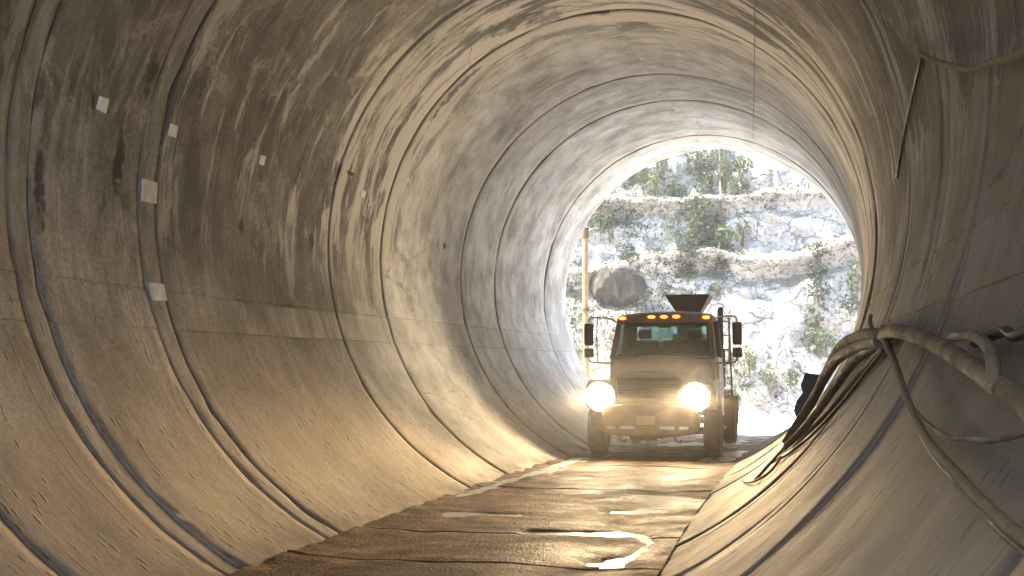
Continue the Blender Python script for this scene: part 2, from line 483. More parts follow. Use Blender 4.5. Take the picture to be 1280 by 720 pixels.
def leaf_mat(name, a, b):
    t = NT(name)
    oi = t.new('ShaderNodeObjectInfo')
    geo = t.new('ShaderNodeNewGeometry')
    c = t.mix(geo.outputs['Random Per Island'], a, b)
    t.set(Base_Color=c, Roughness=0.6)
    tl = t.new('ShaderNodeBsdfTranslucent'); t.l(c, tl.inputs[0])
    mx = t.new('ShaderNodeMixShader'); mx.inputs[0].default_value = 0.3
    t.l(t.b.outputs[0], mx.inputs[1]); t.l(tl.outputs[0], mx.inputs[2]); t.l(mx.outputs[0], t.out.inputs[0])
    return t.m
M['leaf'] = leaf_mat('green_leaf', (0.03, 0.05, 0.015), (0.085, 0.11, 0.035))
M['leafpale'] = leaf_mat('pale_leaf', (0.07, 0.09, 0.03), (0.15, 0.165, 0.065))
M['leafdark'] = leaf_mat('grey_green_leaf', (0.022, 0.03, 0.018), (0.07, 0.082, 0.052))
M['bark'] = plain('twig_bark', (0.12, 0.085, 0.06), 0.9)

# ------------------------------------------------------------------ camera, world, sun
cam = bpy.data.cameras.new('camera')
cam.sensor_width = 36
cam.lens = 1409.5 / 1280 * 36
cam.clip_end = 2000
cam.clip_start = 0.05
co = bpy.data.objects.new('camera', cam)
COL.objects.link(co)
co.location = (0.61366 * R, 0, (0.90281 - 0.46967) * R)
co.rotation_euler = (PI / 2 + 0.07135, 0, 0.1747)
scene.camera = co

SUN_DIR = Vector((-0.38, -0.05, 0.92)).normalized()     # towards the sun
elev = math.asin(SUN_DIR.z)
az = math.atan2(SUN_DIR.x, SUN_DIR.y)
w = bpy.data.worlds.new('World')
scene.world = w
w.use_nodes = True
nt = w.node_tree
sky = nt.nodes.new('ShaderNodeTexSky')
sky.sky_type = 'NISHITA'
sky.sun_disc = False
sky.sun_elevation = elev
sky.sun_rotation = az
nt.links.new(sky.outputs[0], nt.nodes['Background'].inputs[0])
nt.nodes['Background'].inputs[1].default_value = 0.15
sl = bpy.data.lights.new('sun', 'SUN')
sl.energy = 4.8
sl.angle = rad(0.5)
sl.color = (1.0, 0.91, 0.79)
so = bpy.data.objects.new('sun', sl)
COL.objects.link(so)
so.rotation_euler = SUN_DIR.to_track_quat('Z', 'Y').to_euler()
so.location = (0, 0, 30)
vs = scene.view_settings
vs.view_transform = 'Standard'
vs.look = 'None'
vs.exposure = 3.06
vs.gamma = 1
scene.cycles.max_bounces = 14
scene.cycles.diffuse_bounces = 9
scene.cycles.glossy_bounces = 5
scene.cycles.transparent_max_bounces = 16
scene.cycles.sample_clamp_indirect = 8

# ------------------------------------------------------------------ tunnel
EXIT = 28.9
START = -3.6  # unseen open end, set close behind the camera to let daylight in
tunnel = empty('tunnel', tun(0, 10, 0))
tag(tunnel, 'round cast concrete tunnel lining with ring joints, stains and lime bloom', 'tunnel')
tunnel_inv = Matrix.Translation(-tunnel.location)

JOINTS = (75.4, 68.8)       # the two long construction joints, degrees from the bottom
LINE_TH = []
for j in JOINTS:
    for s in (-1, 1):
        LINE_TH.append(s * j)

def ring_angles(dense):
    a = [-180 + 360 * i / dense for i in range(dense)]
    for j in LINE_TH:
        a = [x for x in a if abs(x - j) > 0.55]
        a += [j - 0.16, j - 0.07, j + 0.07, j + 0.16]
    return sorted(a)

def lining(name, s0, s1, r0, mat, seed, groove=True, ds=0.14, dense=240, rough=1.0):
    bm = bmesh.new()
    uvl = bm.loops.layers.uv.new('UVMap')
    ths = ring_angles(dense)
    n = max(2, int((s1 - s0) / ds))
    ss = [s0, s0 + 0.02] + [s0 + (s1 - s0) * i / n for i in range(1, n)] + [s1 - 0.02, s1]
    if s1 - s0 < 0.5:
        ss = [s0, s0 + 0.02] + [s0 + (s1 - s0) * i / 4 for i in range(1, 4)] + [s1 - 0.02, s1]
    rows = []
    for i, s in enumerate(ss):
        row = []
        edge = 0.009 if i in (0, len(ss) - 1) else 0
        for th in ths:
            p = Vector((math.sin(rad(th)) * 2.2, math.cos(rad(th)) * 2.2, s * 0.55 + seed))
            d = 0.018 * noise.noise(p * 0.9) + 0.007 * noise.noise(p * 3.5)
            e = edge
            if edge:
                e = edge * (1 + 1.3 * noise.noise(p * 7)) + max(0, noise.noise(p * 3.1) - 0.33) * 0.07
            elif i in (1, len(ss) - 2):
                e = max(0, noise.noise(p * 3.1) - 0.42) * 0.08
            g = 0
            if groove:
                for j in LINE_TH:
                    if abs(th - j) < 0.1:
                        g = 0.013 * (1 + noise.noise(p * 5))
            r_ = r0 + d * rough + e + g
            row.append(bm.verts.new(tunnel_inv @ wall(s + (0.006 * noise.noise(p * 4) if edge else 0), th, r_)))
        rows.append(row)
    m = len(ths)
    outer = [[bm.verts.new(tunnel_inv @ wall(s, th, R + 0.11)) for th in ths] for s in (s0, s1)]
    for i in range(len(ss) - 1):
        for k in range(m):
            k2 = (k + 1) % m
            f = bm.faces.new((rows[i][k], rows[i + 1][k], rows[i + 1][k2], rows[i][k2]))
            th2 = ths[k2] if k2 else 180.0
            for lp, (tt, sv) in zip(f.loops, ((ths[k], ss[i]), (ths[k], ss[i + 1]), (th2, ss[i + 1]), (th2, ss[i]))):
                lp[uvl].uv = (rad(tt) * R, sv)
            f.smooth = True
    for k in range(m):
        k2 = (k + 1) % m
        for A, B, sv in ((outer[0], rows[0], s0), (rows[-1], outer[1], s1)):
            f = bm.faces.new((A[k], B[k], B[k2], A[k2]))
            for lp in f.loops:
                lp[uvl].uv = (rad(ths[k]) * R, sv)
    return link(name, bm, mat, tunnel)

BOUNDS = [(START, -1.0, .034), (-1.0, 1.2, .031), (1.2, 3.2, .028), (3.2, 7.0, .025), (7.0, 8.52, 0.022), (8.80, 10.54, 0.014),
          (10.86, 15.32, 0.010), (15.32, 17.3, -0.004), (17.3, 21.24, -0.018), (21.24, 23.34, -0.026), (23.34, 27.0, -0.036), (27.0, EXIT, -0.046)]
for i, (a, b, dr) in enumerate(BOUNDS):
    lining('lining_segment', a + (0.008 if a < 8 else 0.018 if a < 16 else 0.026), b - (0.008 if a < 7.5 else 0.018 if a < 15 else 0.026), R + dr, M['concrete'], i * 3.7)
for i, (a, b, dr) in enumerate([(8.52, 8.80, 0.026), (10.54, 10.86, 0.018)]):
    lining('joint_strip', a + 0.004, b - 0.004, R + dr, M['strip'], 50 + i * 3.7, groove=False, rough=0.8)

bm = bmesh.new()
nn = 40
ths = [-180 + 360 * i / 72 for i in range(72)]
ri = [[bm.verts.new(tunnel_inv @ wall(START + (EXIT - 0.02 - START) * i / nn, th, R + 0.13)) for th in ths] for i in range(nn + 1)]
ro = [[bm.verts.new(tunnel_inv @ wall(START + (EXIT - 0.02 - START) * i / nn, th, R + 0.55)) for th in ths] for i in range(nn + 1)]
for i in range(nn):
    for k in range(72):
        k2 = (k + 1) % 72
        bm.faces.new((ri[i][k], ri[i + 1][k], ri[i + 1][k2], ri[i][k2]))
        bm.faces.new((ro[i][k], ro[i][k2], ro[i + 1][k2], ro[i + 1][k]))
for k in range(72):
    k2 = (k + 1) % 72
    bm.faces.new((ri[0][k], ri[0][k2], ro[0][k2], ro[0][k]))
    bm.faces.new((ri[-1][k], ro[-1][k], ro[-1][k2], ri[-1][k2]))
link('outer_shell', bm, M['shell'], tunnel)

# ------------------------------------------------------------------ floor
bm = bmesh.new()
uvl = bm.loops.layers.uv.new('UVMap')
FJ = [-1.2, 2.2, 5.3, 8.2, 9.55, 11.3, 15.6, 19.4, 23.4, 27.2]
ss = []
s = START
while s < EXIT + 0.35:
    ss.append(s); s += 0.10
for j in FJ:
    ss = [x for x in ss if abs(x - j) > 0.06]
    ss += [j - 0.04, j - 0.016, j + 0.016, j + 0.04]
ss.sort()
xs = [-1.66 + 3.32 * i / 64 for i in range(65)]
PUDDLES = [  # polyline (lateral, along), half width across, half width along
    ([(-1.5, 14.6), (-1.42, 16.5), (-1.3, 18.5), (-1.35, 20.6)], .13, .5),
    ([(0.1, 11.45), (0.7, 11.5), (1.22, 11.55), (1.40, 11.1), (1.36, 10.4), (1.22, 9.75)], .06, .12),
    ([(0.8, 13.3), (1.1, 13.45)], .12, .1),
    ([(1.3, 21.2), (1.4, 23.5)], .22, .5),
    ([(-0.6, 25.2), (0.5, 25.6)], .5, .7),
    ([(-1.0, 12.65), (-0.45, 12.75)], .2, .07),
]
def pud_d(k, x, s):
    pts, wx, ws_ = PUDDLES[k]
    best = 9
    for (ax, ay), (bx, by) in zip(pts, pts[1:]):
        dx, dy = (bx - ax), (by - ay)
        L2 = (dx / wx) ** 2 + (dy / ws_) ** 2
        t = max(0, min(1, (((x - ax) / wx) * (dx / wx) + ((s - ay) / ws_) * (dy / ws_)) / L2))
        best = min(best, math.hypot((x - ax - t * dx) / wx, (s - ay - t * dy) / ws_))
    return best
rows = []
for s in ss:
    jw = min((abs(s - j) for j in FJ))
    row = []
    for x in xs:
        p = Vector((x, s, 0))
        z = 0.014 * noise.noise(p * 1.3) + 0.010 * noise.noise(Vector((x * 2.2, s * 5.5, 3)))
        z += 0.012 * max(0, abs(x) - 1.35) / 0.3 * (1 + 2 * noise.noise(p * 4))
        for tr in (-0.95, 1.0):
            z -= 0.022 * math.exp(-((x - tr) / 0.2) ** 2) * (0.8 + noise.noise(Vector((0, s * 2, tr))))
        for k in range(len(PUDDLES)):
            d = pud_d(k, x, s)
            if d < 2.5: z -= 0.036 * math.exp(-(d * (1 + .7 * noise.noise(p * 3) + .5 * noise.noise(p * 8))) ** 2)
        if jw < 0.03: z -= 0.04
        row.append(bm.verts.new(tun(x, s + (0.006 * noise.noise(p * 2.2) if jw < 0.06 else 0) , z)))
    rows.append(row)
for i in range(len(ss) - 1):
    for k in range(len(xs) - 1):
        f = bm.faces.new((rows[i][k], rows[i][k + 1], rows[i + 1][k + 1], rows[i + 1][k]))
        for lp, (a, b) in zip(f.loops, ((xs[k], ss[i]), (xs[k + 1], ss[i]), (xs[k + 1], ss[i + 1]), (xs[k], ss[i + 1]))):
            lp[uvl].uv = (a, b)
floor = link('floor', bm, M['floor'])
tag(floor, kind='structure')

def puddle(k, z, wd):
    """a film of pale slurry lying in a shallow dip of the floor"""
    pts = PUDDLES[k][0]
    x0 = min(p[0] for p in pts) - wd; x1 = max(p[0] for p in pts) + wd
    y0 = min(p[1] for p in pts) - wd * 1.6; y1 = max(p[1] for p in pts) + wd * 1.6
    x0, x1 = max(x0, -1.63), min(x1, 1.63)
    bm = bmesh.new()
    nx, ny = 12, 16
    V_ = [[bm.verts.new(tun(x0 + (x1 - x0) * i / nx, y0 + (y1 - y0) * j / ny, z)) for i in range(nx + 1)] for j in range(ny + 1)]
    for j in range(ny):
        for i in range(nx):
            c = (x0 + (x1 - x0) * (i + .5) / nx, y0 + (y1 - y0) * (j + .5) / ny)
            if pud_d(k, *c) < 2.6: bm.faces.new((V_[j][i], V_[j][i + 1], V_[j + 1][i + 1], V_[j + 1][i]))
    bmesh.ops.delete(bm, geom=[v for v in bm.verts if not v.link_faces], context='VERTS')
    tag(link('water', bm, M['slurry'], smooth=False), kind='structure')
for k in range(len(PUDDLES)): puddle(k, -0.0185, PUDDLES[k][1] * 2)

# ------------------------------------------------------------------ outside: ground and cut slope
bm = bmesh.new()
def grid(bm, xs, ys, fn):
    rows = [[bm.verts.new(fn(x, y)) for x in xs] for y in ys]
    for i in range(len(ys) - 1):
        for k in range(len(xs) - 1):
            bm.faces.new((rows[i][k], rows[i][k + 1], rows[i + 1][k + 1], rows[i + 1][k]))
gx = [-900, -300, -120] + [-60 + 1.5 * i for i in range(81)] + [120, 300, 900]
gy = [-900, -300, -100, -40, -20, -8] + [20 + 0.6 * i for i in range(60)] + [80, 150, 400, 900]
def gfn(x, y):
    z = -0.06
    if 28.8 < y < 60 and abs(x) < 61:
        z += 0.10 * noise.noise(Vector((x * .5, y * .5, 0))) + 0.04 * noise.noise(Vector((x * 2, y * 2, 1))) - 0.04
        z = min(z, 0.04) if y < 31 else z
    return Vector((x, y, z))
grid(bm, gx, gy, gfn)
tag(link('ground', bm, M['gravel']), kind='structure')

def ledge1(x):   # lower ledge height
    return 5.95 + 0.05 * (x - 2) + 0.22 * math.sin(x * 0.9 + 0.5) + 0.2 * noise.noise(Vector((x * 0.6, 0, 4)))
def ledge2(x):
    return 8.4 + 0.07 * max(0, x - 3) + 0.15 * noise.noise(Vector((x * 0.7, 3, 8)))
def slope_y(x, z):
    y = 42.5 + 0.26 * z
    l1, l2 = ledge1(x), ledge2(x)
    w1 = 0.75 if x > 1.0 else 0.55
    w2 = 0.55 if x < 5 else 0.25
    # a nose just below each ledge top, then a set-back shelf
    y -= w1 * math.exp(-((z - l1 + 0.05) / 0.22) ** 2) * (1 if z < l1 + 0.1 else .5)
    y += w1 * 0.9 / (1 + math.exp(-(z - l1 - 0.15) / 0.06))
    y += 0.35 * math.exp(-((z - l1 + 0.7) / 0.3) ** 2)
    y -= w2 * math.exp(-((z - l2 + 0.05) / 0.2) ** 2)
    y += w2 * 0.9 / (1 + math.exp(-(z - l2 - 0.15) / 0.06))
    y += 0.3 * math.exp(-((z - l2 + 0.6) / 0.3) ** 2)
    p = Vector((x, z * 1.1, 0))
    y += 0.55 * noise.fractal(p * 0.35, 0.8, 2.2, 3) + 0.13 * noise.fractal(p * 1.7 + Vector((5, 5, 5)), 0.8, 2.1, 4)
    y -= 1.15 * math.exp(-((x + 1.35) / 1.25) ** 2) / (1 + math.exp((z - 3.95 - 0.25 * noise.noise(p * 1.6)) / 0.13)) * min(1, max(0, (z - 0.6) / 1.8))     # knob of rock under the boulder
    y -= 0.2 * abs(noise.noise(p * 1.1))
    return y
bm = bmesh.new()
hx = [-34 + 1.0 * i for i in range(27)] + [-7 + 0.16 * i for i in range(120)] + [12.3 + 1.0 * i for i in range(30)]
hz = [-0.6 + 0.13 * i for i in range(115)] + [14.6 + 0.8 * i for i in range(24)]
grid(bm, hx, hz, lambda x, z: Vector((x, slope_y(x, z), z)))
hill = link('hillside', bm, M['rock'], smooth=True)
tag(hill, kind='structure')

def leaf_cloud(bm, center, ext, n, size, seed):
    rnd = random.Random(seed)
    for _ in range(n):
        while True:
            d = Vector((rnd.uniform(-1, 1), rnd.uniform(-1, 1), rnd.uniform(-1, 1)))
            if d.length < 1 and noise.noise(d * 2.2 + Vector((seed, 0, 0))) > -0.15: break
        c = Vector(center) + Vector((d.x * ext[0], d.y * ext[1], d.z * ext[2]))
        a = Vector((rnd.gauss(0, 1), rnd.gauss(0, 1), rnd.gauss(0, 1))).normalized()
        b = a.orthogonal().normalized()
        L = size * rnd.uniform(0.6, 1.3)
        W = L * rnd.uniform(0.35, 0.6)
        n_ = a.cross(b) * L * 0.12
        p = [c - a * L * .5, c + b * W * .5 + n_, c + a * L * .5, c - b * W * .5 + n_]
        bm.faces.new([bm.verts.new(q) for q in p])

def shrub_proto(name, mat, ext, n, size, seed, stems=4):
    root = empty(name)
    bm = bmesh.new()
    leaf_cloud(bm, (0, 0, ext[2]), ext, n, size, seed)
    link('foliage', bm, M[mat], root, smooth=False)
    bm = bmesh.new()
    rnd = random.Random(seed + 1)
    for _ in range(stems):
        e = Vector((rnd.uniform(-.6, .6) * ext[0], rnd.uniform(-.5, .5) * ext[1], ext[2] * rnd.uniform(1, 1.6)))
        tube(bm, [(0, 0, -0.15), e * 0.5 + Vector((0.03, 0, 0.05)), e], lambda t: 0.022 * (1 - 0.7 * t), 5, n=3)
    link('stem', bm, M['bark'], root)
    return root

protos = {
    'broad': shrub_proto('shrub', 'leaf', (0.55, 0.45, 0.45), 230, 0.17, 11),
    'tall': shrub_proto('shrub', 'leafpale', (0.35, 0.35, 0.75), 220, 0.16, 12),
    'grey': shrub_proto('shrub', 'leafdark', (0.45, 0.4, 0.35), 190, 0.15, 13),
}
used = {k: False for k in protos}
def put_shrub(kind, x, z, sc, label, rz):
    o = protos[kind] if not used[kind] else copy_tree(protos[kind])
    used[kind] = True
    o.location = (x, slope_y(x, z) - 0.12, z - 0.05)
    sc *= 1.3
    o.scale = (sc, sc, sc)
    o.rotation_euler = (0, 0, rz)
    tag(o, label, 'shrub', 'shrubs on the rock slope')

SH = [  # kind, x, z, scale, label, turn
 ('broad', 1.99, 9.42, .9, 'top left green shrub of the middle green column on the rock'),
 ('broad', 2.13, 8.75, .8, 'green shrub on the upper ledge left of the rusty pipe'),
 ('tall', 2.95, 8.9, .75, 'pale green shrub right beside the rusty pipe foot'),
 ('broad', 3.66, 9.45, .7, 'small green shrub high to the right of the rusty pipe'),
 ('broad', 3.45, 8.6, .75, 'green shrub at the right end of the upper ledge growth'),
 ('broad', 1.81, 7.4, 1.0, 'large green shrub midway between the two rock ledges'),
 ('grey', 2.57, 6.95, .9, 'dark shrub under the rusty pipe between the ledges'),
 ('broad', 2.86, 6.3, .9, 'green shrub growing on the lower ledge below the rusty pipe'),
 ('broad', 1.8, 6.55, .95, 'green shrub low in the middle green column, left side'),
 ('tall', 3.62, 6.6, .8, 'pale shrub at the right edge of the green column over the lower ledge'),
 ('grey', 1.49, 5.9, .9, 'grey green shrub hanging over the dip of the lower ledge'),
 ('broad', 1.05, 8.55, .65, 'small green shrub near the left middle of the upper ledge'),
 ('tall', 0.13, 8.6, .6, 'pale shrub toward the left end of the upper ledge'),
 ('tall', -0.34, 9.02, .6, 'pale yellow green shrub above the left end of the upper ledge'),
 ('tall', 0.45, 9.6, .6, 'pale shrub high up left beside the tunnel rim'),
 ('tall', -1.61, 6.75, .7, 'pale green bush above the boulder'),
 ('broad', -1.95, 7.1, .7, 'green bush by the tunnel rim near the ochre post top'),
 ('grey', -0.68, 5.75, .7, 'dark green bush right above the banded boulder'),
 ('grey', 6.35, 5.85, .7, 'topmost ivy clump of the dark vertical strip on the rock'),
 ('grey', 6.28, 5.05, .8, 'second ivy clump from the top in the dark vertical strip'),
 ('grey', 6.31, 4.2, .85, 'middle ivy clump of the dark vertical strip on the rock'),
 ('broad', 6.2, 3.2, .85, 'green ivy clump low in the dark vertical strip'),
 ('broad', 6.25, 2.2, .9, 'lowest green clump of the dark vertical strip on the rock'),
 ('tall', 7.67, 4.4, .8, 'pale shrub leaning at the far right edge of the opening'),
 ('grey', 7.42, 3.75, .75, 'grey shrub close to the right rim of the tunnel mouth'),
 ('tall', 3.7, 1.5, .6, 'pale low bush just right of the truck at the slope foot'),
 ('tall', 4.43, 0.8, .6, 'pale yellowish low bush at the slope foot right of the truck'),
 ('broad', 5.18, 1.05, .55, 'low green bush at the slope foot near the dark rubber sheet'),
 ('grey', 1.48, 5.1, .75, 'grey green shrub just under the dip of the lower ledge'),
 ('broad', 2.85, 5.5, .6, 'small green shrub under the lower ledge above the hopper'),
 ('grey', 2.54, 4.4, .6, 'grey shrub on the rock close above the hopper of the truck'),
]
for i, (k, x, z, sc, lb) in enumerate(SH):
    put_shrub(k, x, z, sc, lb, i * 1.7)

# uncountable tufts and leaf litter over the slope
bm = bmesh.new()
rnd = random.Random(5)
cnt = 0
while cnt < 8000:
    x = rnd.uniform(-9, 13); z = rnd.uniform(0.0, 13)
    dens = noise.noise(Vector((x * 0.45, z * 0.4, 2))) + 0.5 * noise.noise(Vector((x * 1.6, z * 1.6, 9)))
    left = 0.34 if x < 3.4 else -0.12
    near_l = 0.5 if abs(z - ledge1(x)) < 0.35 or abs(z - ledge2(x)) < 0.3 else 0
    if dens + left + near_l < rnd.uniform(0.15, 0.75): continue
    p = Vector((x, slope_y(x, z) - 0.04, z))
    for _ in range(rnd.randint(2, 5)):
        c = p + Vector((rnd.gauss(0, .07), rnd.uniform(-.08, 0), rnd.gauss(0, .06)))
        a = Vector((rnd.gauss(0, 1), rnd.gauss(0, .6), rnd.gauss(0, 1))).normalized()
        b = a.orthogonal().normalized()
        L = rnd.uniform(.05, .14)
        bm.faces.new([bm.verts.new(q) for q in (c - a * L * .5, c + b * L * .25, c + a * L * .5, c - b * L * .25)])
    cnt += 1
tag(link('undergrowth', bm, M['leafdark'], smooth=False), kind='stuff')

# loose rubble at the slope foot
bm = bmesh.new()
for _ in range(420):
    x = rnd.uniform(-10, 14); y = 41.9 - abs(rnd.gauss(0, 2.0))
    r_ = rnd.uniform(.04, .2)
    m = Matrix.Translation((x, y, -0.08 + r_ * .35)) @ Matrix.Rotation(rnd.uniform(0, 6), 4, Vector((rnd.gauss(0, 1), rnd.gauss(0, 1), 1)).normalized()) @ Matrix.Diagonal((r_, r_ * rnd.uniform(.6, 1), r_ * rnd.uniform(.5, .9), 1))
    vs_ = bmesh.ops.create_icosphere(bm, subdivisions=1, radius=1, matrix=m)['verts']
    for v in vs_: v.co += Vector((rnd.uniform(-1, 1), rnd.uniform(-1, 1), rnd.uniform(-1, 1))) * r_ * .18
tag(link('rubble', bm, M['stone'], smooth=False), kind='stuff')

def rock(name, c, ext, mat, seed, sub=4, amp=.28, cuts=0):
    bm = bmesh.new()
    bmesh.ops.create_icosphere(bm, subdivisions=sub, radius=1)
    rr = random.Random(seed)
    planes = [(Vector((rr.gauss(0, 1), rr.gauss(0, 1), rr.gauss(0, 1))).normalized(), rr.uniform(.55, .8)) for _ in range(cuts)]
    for v in bm.verts:
        d = v.co.normalized()
        k = 1 + amp * noise.noise(d * 1.5 + Vector((seed, 0, 0))) + amp * .5 * noise.noise(Vector((d.x * 4, d.y * 4, d.z * 1.3)) + Vector((seed, 3, 0))) - .1 * abs(noise.noise(d * 5 + Vector((0, seed, 0))))
        q = d * k
        for n_, h in planes:
            e = q.dot(n_) - h
            if e > 0: q -= n_ * e * .9
        v.co = Vector((q.x * ext[0], q.y * ext[1], q.z * ext[2]))
    o = link(name, bm, M[mat])
    o.location = c
    return o
o = rock('boulder', (-1.4, slope_y(-1.4, 5.0) - .35, 4.72), (1.42, 1.1, 1.15), 'boulder', 8, 5, .14, 14)
tag(o, 'grey brown banded boulder resting on the slope beside the ochre post', 'boulder')
for i, (x, y, r_, lb) in enumerate([(4.1, 34.0, .2, 'round white stone on the pale ground right of the truck'),
                                   (5.4, 39.5, .42, 'largest pale stone at the slope foot right of the truck'),
                                   (-1.9, 38.5, .4, 'pale stone at the slope foot left of the truck'),
                                   (3.6, 40.6, .33, 'pale stone at the slope foot behind the rear wheel')]):
    tag(rock('stone', (x, y, r_ * .45 - .06), (r_, r_ * .9, r_ * .75), 'stone', 20 + i, 3, .2), lb, 'stone', 'pale stones outside the tunnel')

# ochre post
post = empty('post', (-1.18, 32.0, -0.08))
tag(post, 'tall weathered ochre post standing outside the tunnel left of the truck', 'post')
bm = bmesh.new()
tube(bm, [(0, 0, -.2), (0.01, 0, 2), (-.01, 0, 4), (0, 0, 5.55)], lambda t: .095 - .012 * t, 14, n=6)
link('shaft', bm, M['ochre'], post)
bm = bmesh.new()
lathe(bm, [(0, -.02), (.105, 0), (.11, .12), (.1, .3), (.06, .34), (0, .35)], Matrix.Translation((0, 0, 5.45)) @ Matrix.Rotation(-PI / 2, 4, 'Y'), 16)
link('cap', bm, M['rust'], post)
for z in (1.2, 3.4):
    bm = bmesh.new()
    lathe(bm, [(.098, -.04), (.112, -.035), (.112, .035), (.098, .04)], Matrix.Translation((0, 0, z)) @ Matrix.Rotation(-PI / 2, 4, 'Y'), 16)
    link('collar', bm, M['rust'], post)
# rusty pipe hanging down the slope
bm = bmesh.new()
tube(bm, [(2.77, slope_y(2.77, z) - .22, z) for z in (12.5, 11.2, 10.2, 9.2, 8.5, 7.9, 7.3)], .04, 10)
o = link('pipe', bm, M['rust'], loc=(2.77, slope_y(2.77, 7.3), 7.3))
tag(o, 'rusty yellow pipe running down the rock face above the truck', 'pipe')

# ------------------------------------------------------------------ truck (x = image right, y = towards its rear)
truck = empty('truck', (1.28, 21.6, 0.0), -rad(5.5))
tag(truck, 'dusty brown bonneted truck with blazing headlights driving through the tunnel', 'truck')
T = truck
def tl(name, bm, mat, bevel=0.0, smooth=True, parent=None):
    return link(name, bm, M[mat], parent or T, smooth=smooth, bevel=bevel)

# chassis
bm = bmesh.new()
for x in (-.42, .42): box(bm, (x, 2.6, .82), (.09, 6.6, .24))
for y in (-.6, .9, 2.6, 4.2, 5.7): box(bm, (0, y, .82), (.84, .1, .16))
tl('chassis', bm, 'dark', .01)
# front axle and suspension
bm = bmesh.new()
tube(bm, [(-.95, 0, .5), (-.55, 0, .47), (0, 0, .40), (.55, 0, .47), (.95, 0, .5)], .07, 10)
lathe(bm, [(0, -.16), (.13, -.12), (.17, 0), (.13, .12), (0, .16)], Matrix.Translation((-.12, 0, .42)), 18)
for x in (-.5, .5):
    for k in range(3): box(bm, (x, 0, .56 + .03 * k), (.08, 1.2 - .25 * k, .02))
tl('front_axle', bm, 'dark')
bm = bmesh.new()
tube(bm, [(-.9, 4.2, .5), (.9, 4.2, .5)], .08, 12, smooth=False)
lathe(bm, [(0, -.22), (.2, -.14), (.25, 0), (.2, .14), (0, .22)], Matrix.Translation((0, 4.2, .5)), 22)
tl('rear_axle', bm, 'dark')

def wheel_proto(x, y, wd, side):
    wroot = None
    bm = bmesh.new()
    m = Matrix.Translation((x, y, .5)) @ Matrix.Diagonal((side, 1, 1, 1))
    lathe(bm, [(.0, wd * .30), (.10, wd * .32), (.13, wd * .20), (.2, wd * .16), (.255, wd * .22), (.28, wd * .42), (.295, wd * .44), (.285, wd * .3), (.27, -wd * .4), (0, -wd * .4)], m, 36)
    for k in range(8):
        a = 2 * PI * k / 8
        lathe(bm, [(.0, wd * .24), (.016, wd * .24), (.016, wd * .14)], m @ Matrix.Translation((0, .165 * math.cos(a), .165 * math.sin(a))), 8)
    bmesh.ops.recalc_face_normals(bm, faces=bm.faces)
    rim = tl('wheel', bm, 'rim')
    bm = bmesh.new()
    h = wd / 2
    prof = [(.285, h * .8), (.33, h * .98), (.41, h), (.47, h * .92), (.495, h * .8)]
    for q in (.55, .45, .18, .08, -.08, -.18, -.45, -.55):
        prof.append((.5, h * q) if True else None)
    prof = [(.285, h * .8), (.33, h * .98), (.41, h), (.465, h * .93), (.493, h * .82), (.5, h * .7), (.5, h * .42), (.484, h * .40), (.484, h * .30), (.5, h * .28), (.5, -h * .28), (.484, -h * .30), (.484, -h * .40), (.5, -h * .42),
            (.5, -h * .7), (.493, -h * .82), (.465, -h * .93), (.41, -h), (.33, -h * .98), (.285, -h * .8)]
    seg = 96
    rings = []
    for r_, xx in prof:
        ring = []
        for k in range(seg):
            cut = .012 if (k % 4 == 0 and r_ > .49) else 0
            a = 2 * PI * k / seg + xx * .25
            ring.append(bm.verts.new(m @ Vector((xx, (r_ - cut) * math.cos(a), (r_ - cut) * math.sin(a)))))
        rings.append(ring)
    for A, B in zip(rings, rings[1:]):
        for k in range(seg): bm.faces.new((A[k], B[k], B[(k + 1) % seg], A[(k + 1) % seg]))
    bmesh.ops.recalc_face_normals(bm, faces=bm.faces)
    tl('tyre', bm, 'rubber', parent=rim)
wheel_proto(-1.08, 0, .30, -1); wheel_proto(1.08, 0, .30, 1)
for x, sd in ((-1.05, -1), (-.72, -1), (.72, 1), (1.05, 1)): wheel_proto(x, 4.2, .28, sd)

# bonnet
def sec(y, hw_t, hw_b, zt, zb, crown, r=.14):
    """closed outline of the bonnet at y"""
    pts = []
    pts.append((-hw_b, y, zb))
    pts.append((-(hw_b + hw_t) / 2 - .02, y, (zb + zt) / 2))
    for k in range(5):
        a = PI - k * PI / 2 / 4
        pts.append((-hw_t + r + r * math.cos(a), y, zt - r + r * math.sin(a)))
    for k in range(1, 8):
        u = -1 + 2 * k / 8
        pts.append((u * (hw_t - r), y, zt + crown * (1 - u * u)))
    for k in range(5):
        a = PI / 2 - k * PI / 2 / 4
        pts.append((hw_t - r + r * math.cos(a), y, zt - r + r * math.sin(a)))
    pts.append(((hw_b + hw_t) / 2 + .02, y, (zb + zt) / 2))
    pts.append((hw_b, y, zb))
    return pts
bm = bmesh.new()
loft(bm, [sec(-.80, .66, .74, 1.46, .98, .03), sec(-.74, .70, .78, 1.54, .97, .04), sec(-.5, .78, .82, 1.62, .96, .05), sec(0, .86, .88, 1.70, .96, .06), sec(.5, .92, .94, 1.77, .96, .07), sec(.96, .97, .98, 1.82, .96, .07)])
tl('bonnet', bm, 'paint')
bm = bmesh.new()   # raised centre ridge
loft(bm, [[(-w_, y, z), (-w_ * .8, y, z + .035), (w_ * .8, y, z + .035), (w_, y, z)] for y, w_, z in ((-.72, .30, 1.57), (-.3, .36, 1.68), (.3, .42, 1.78), (.9, .48, 1.865))])
tl('bonnet_ridge', bm, 'paint', .01)
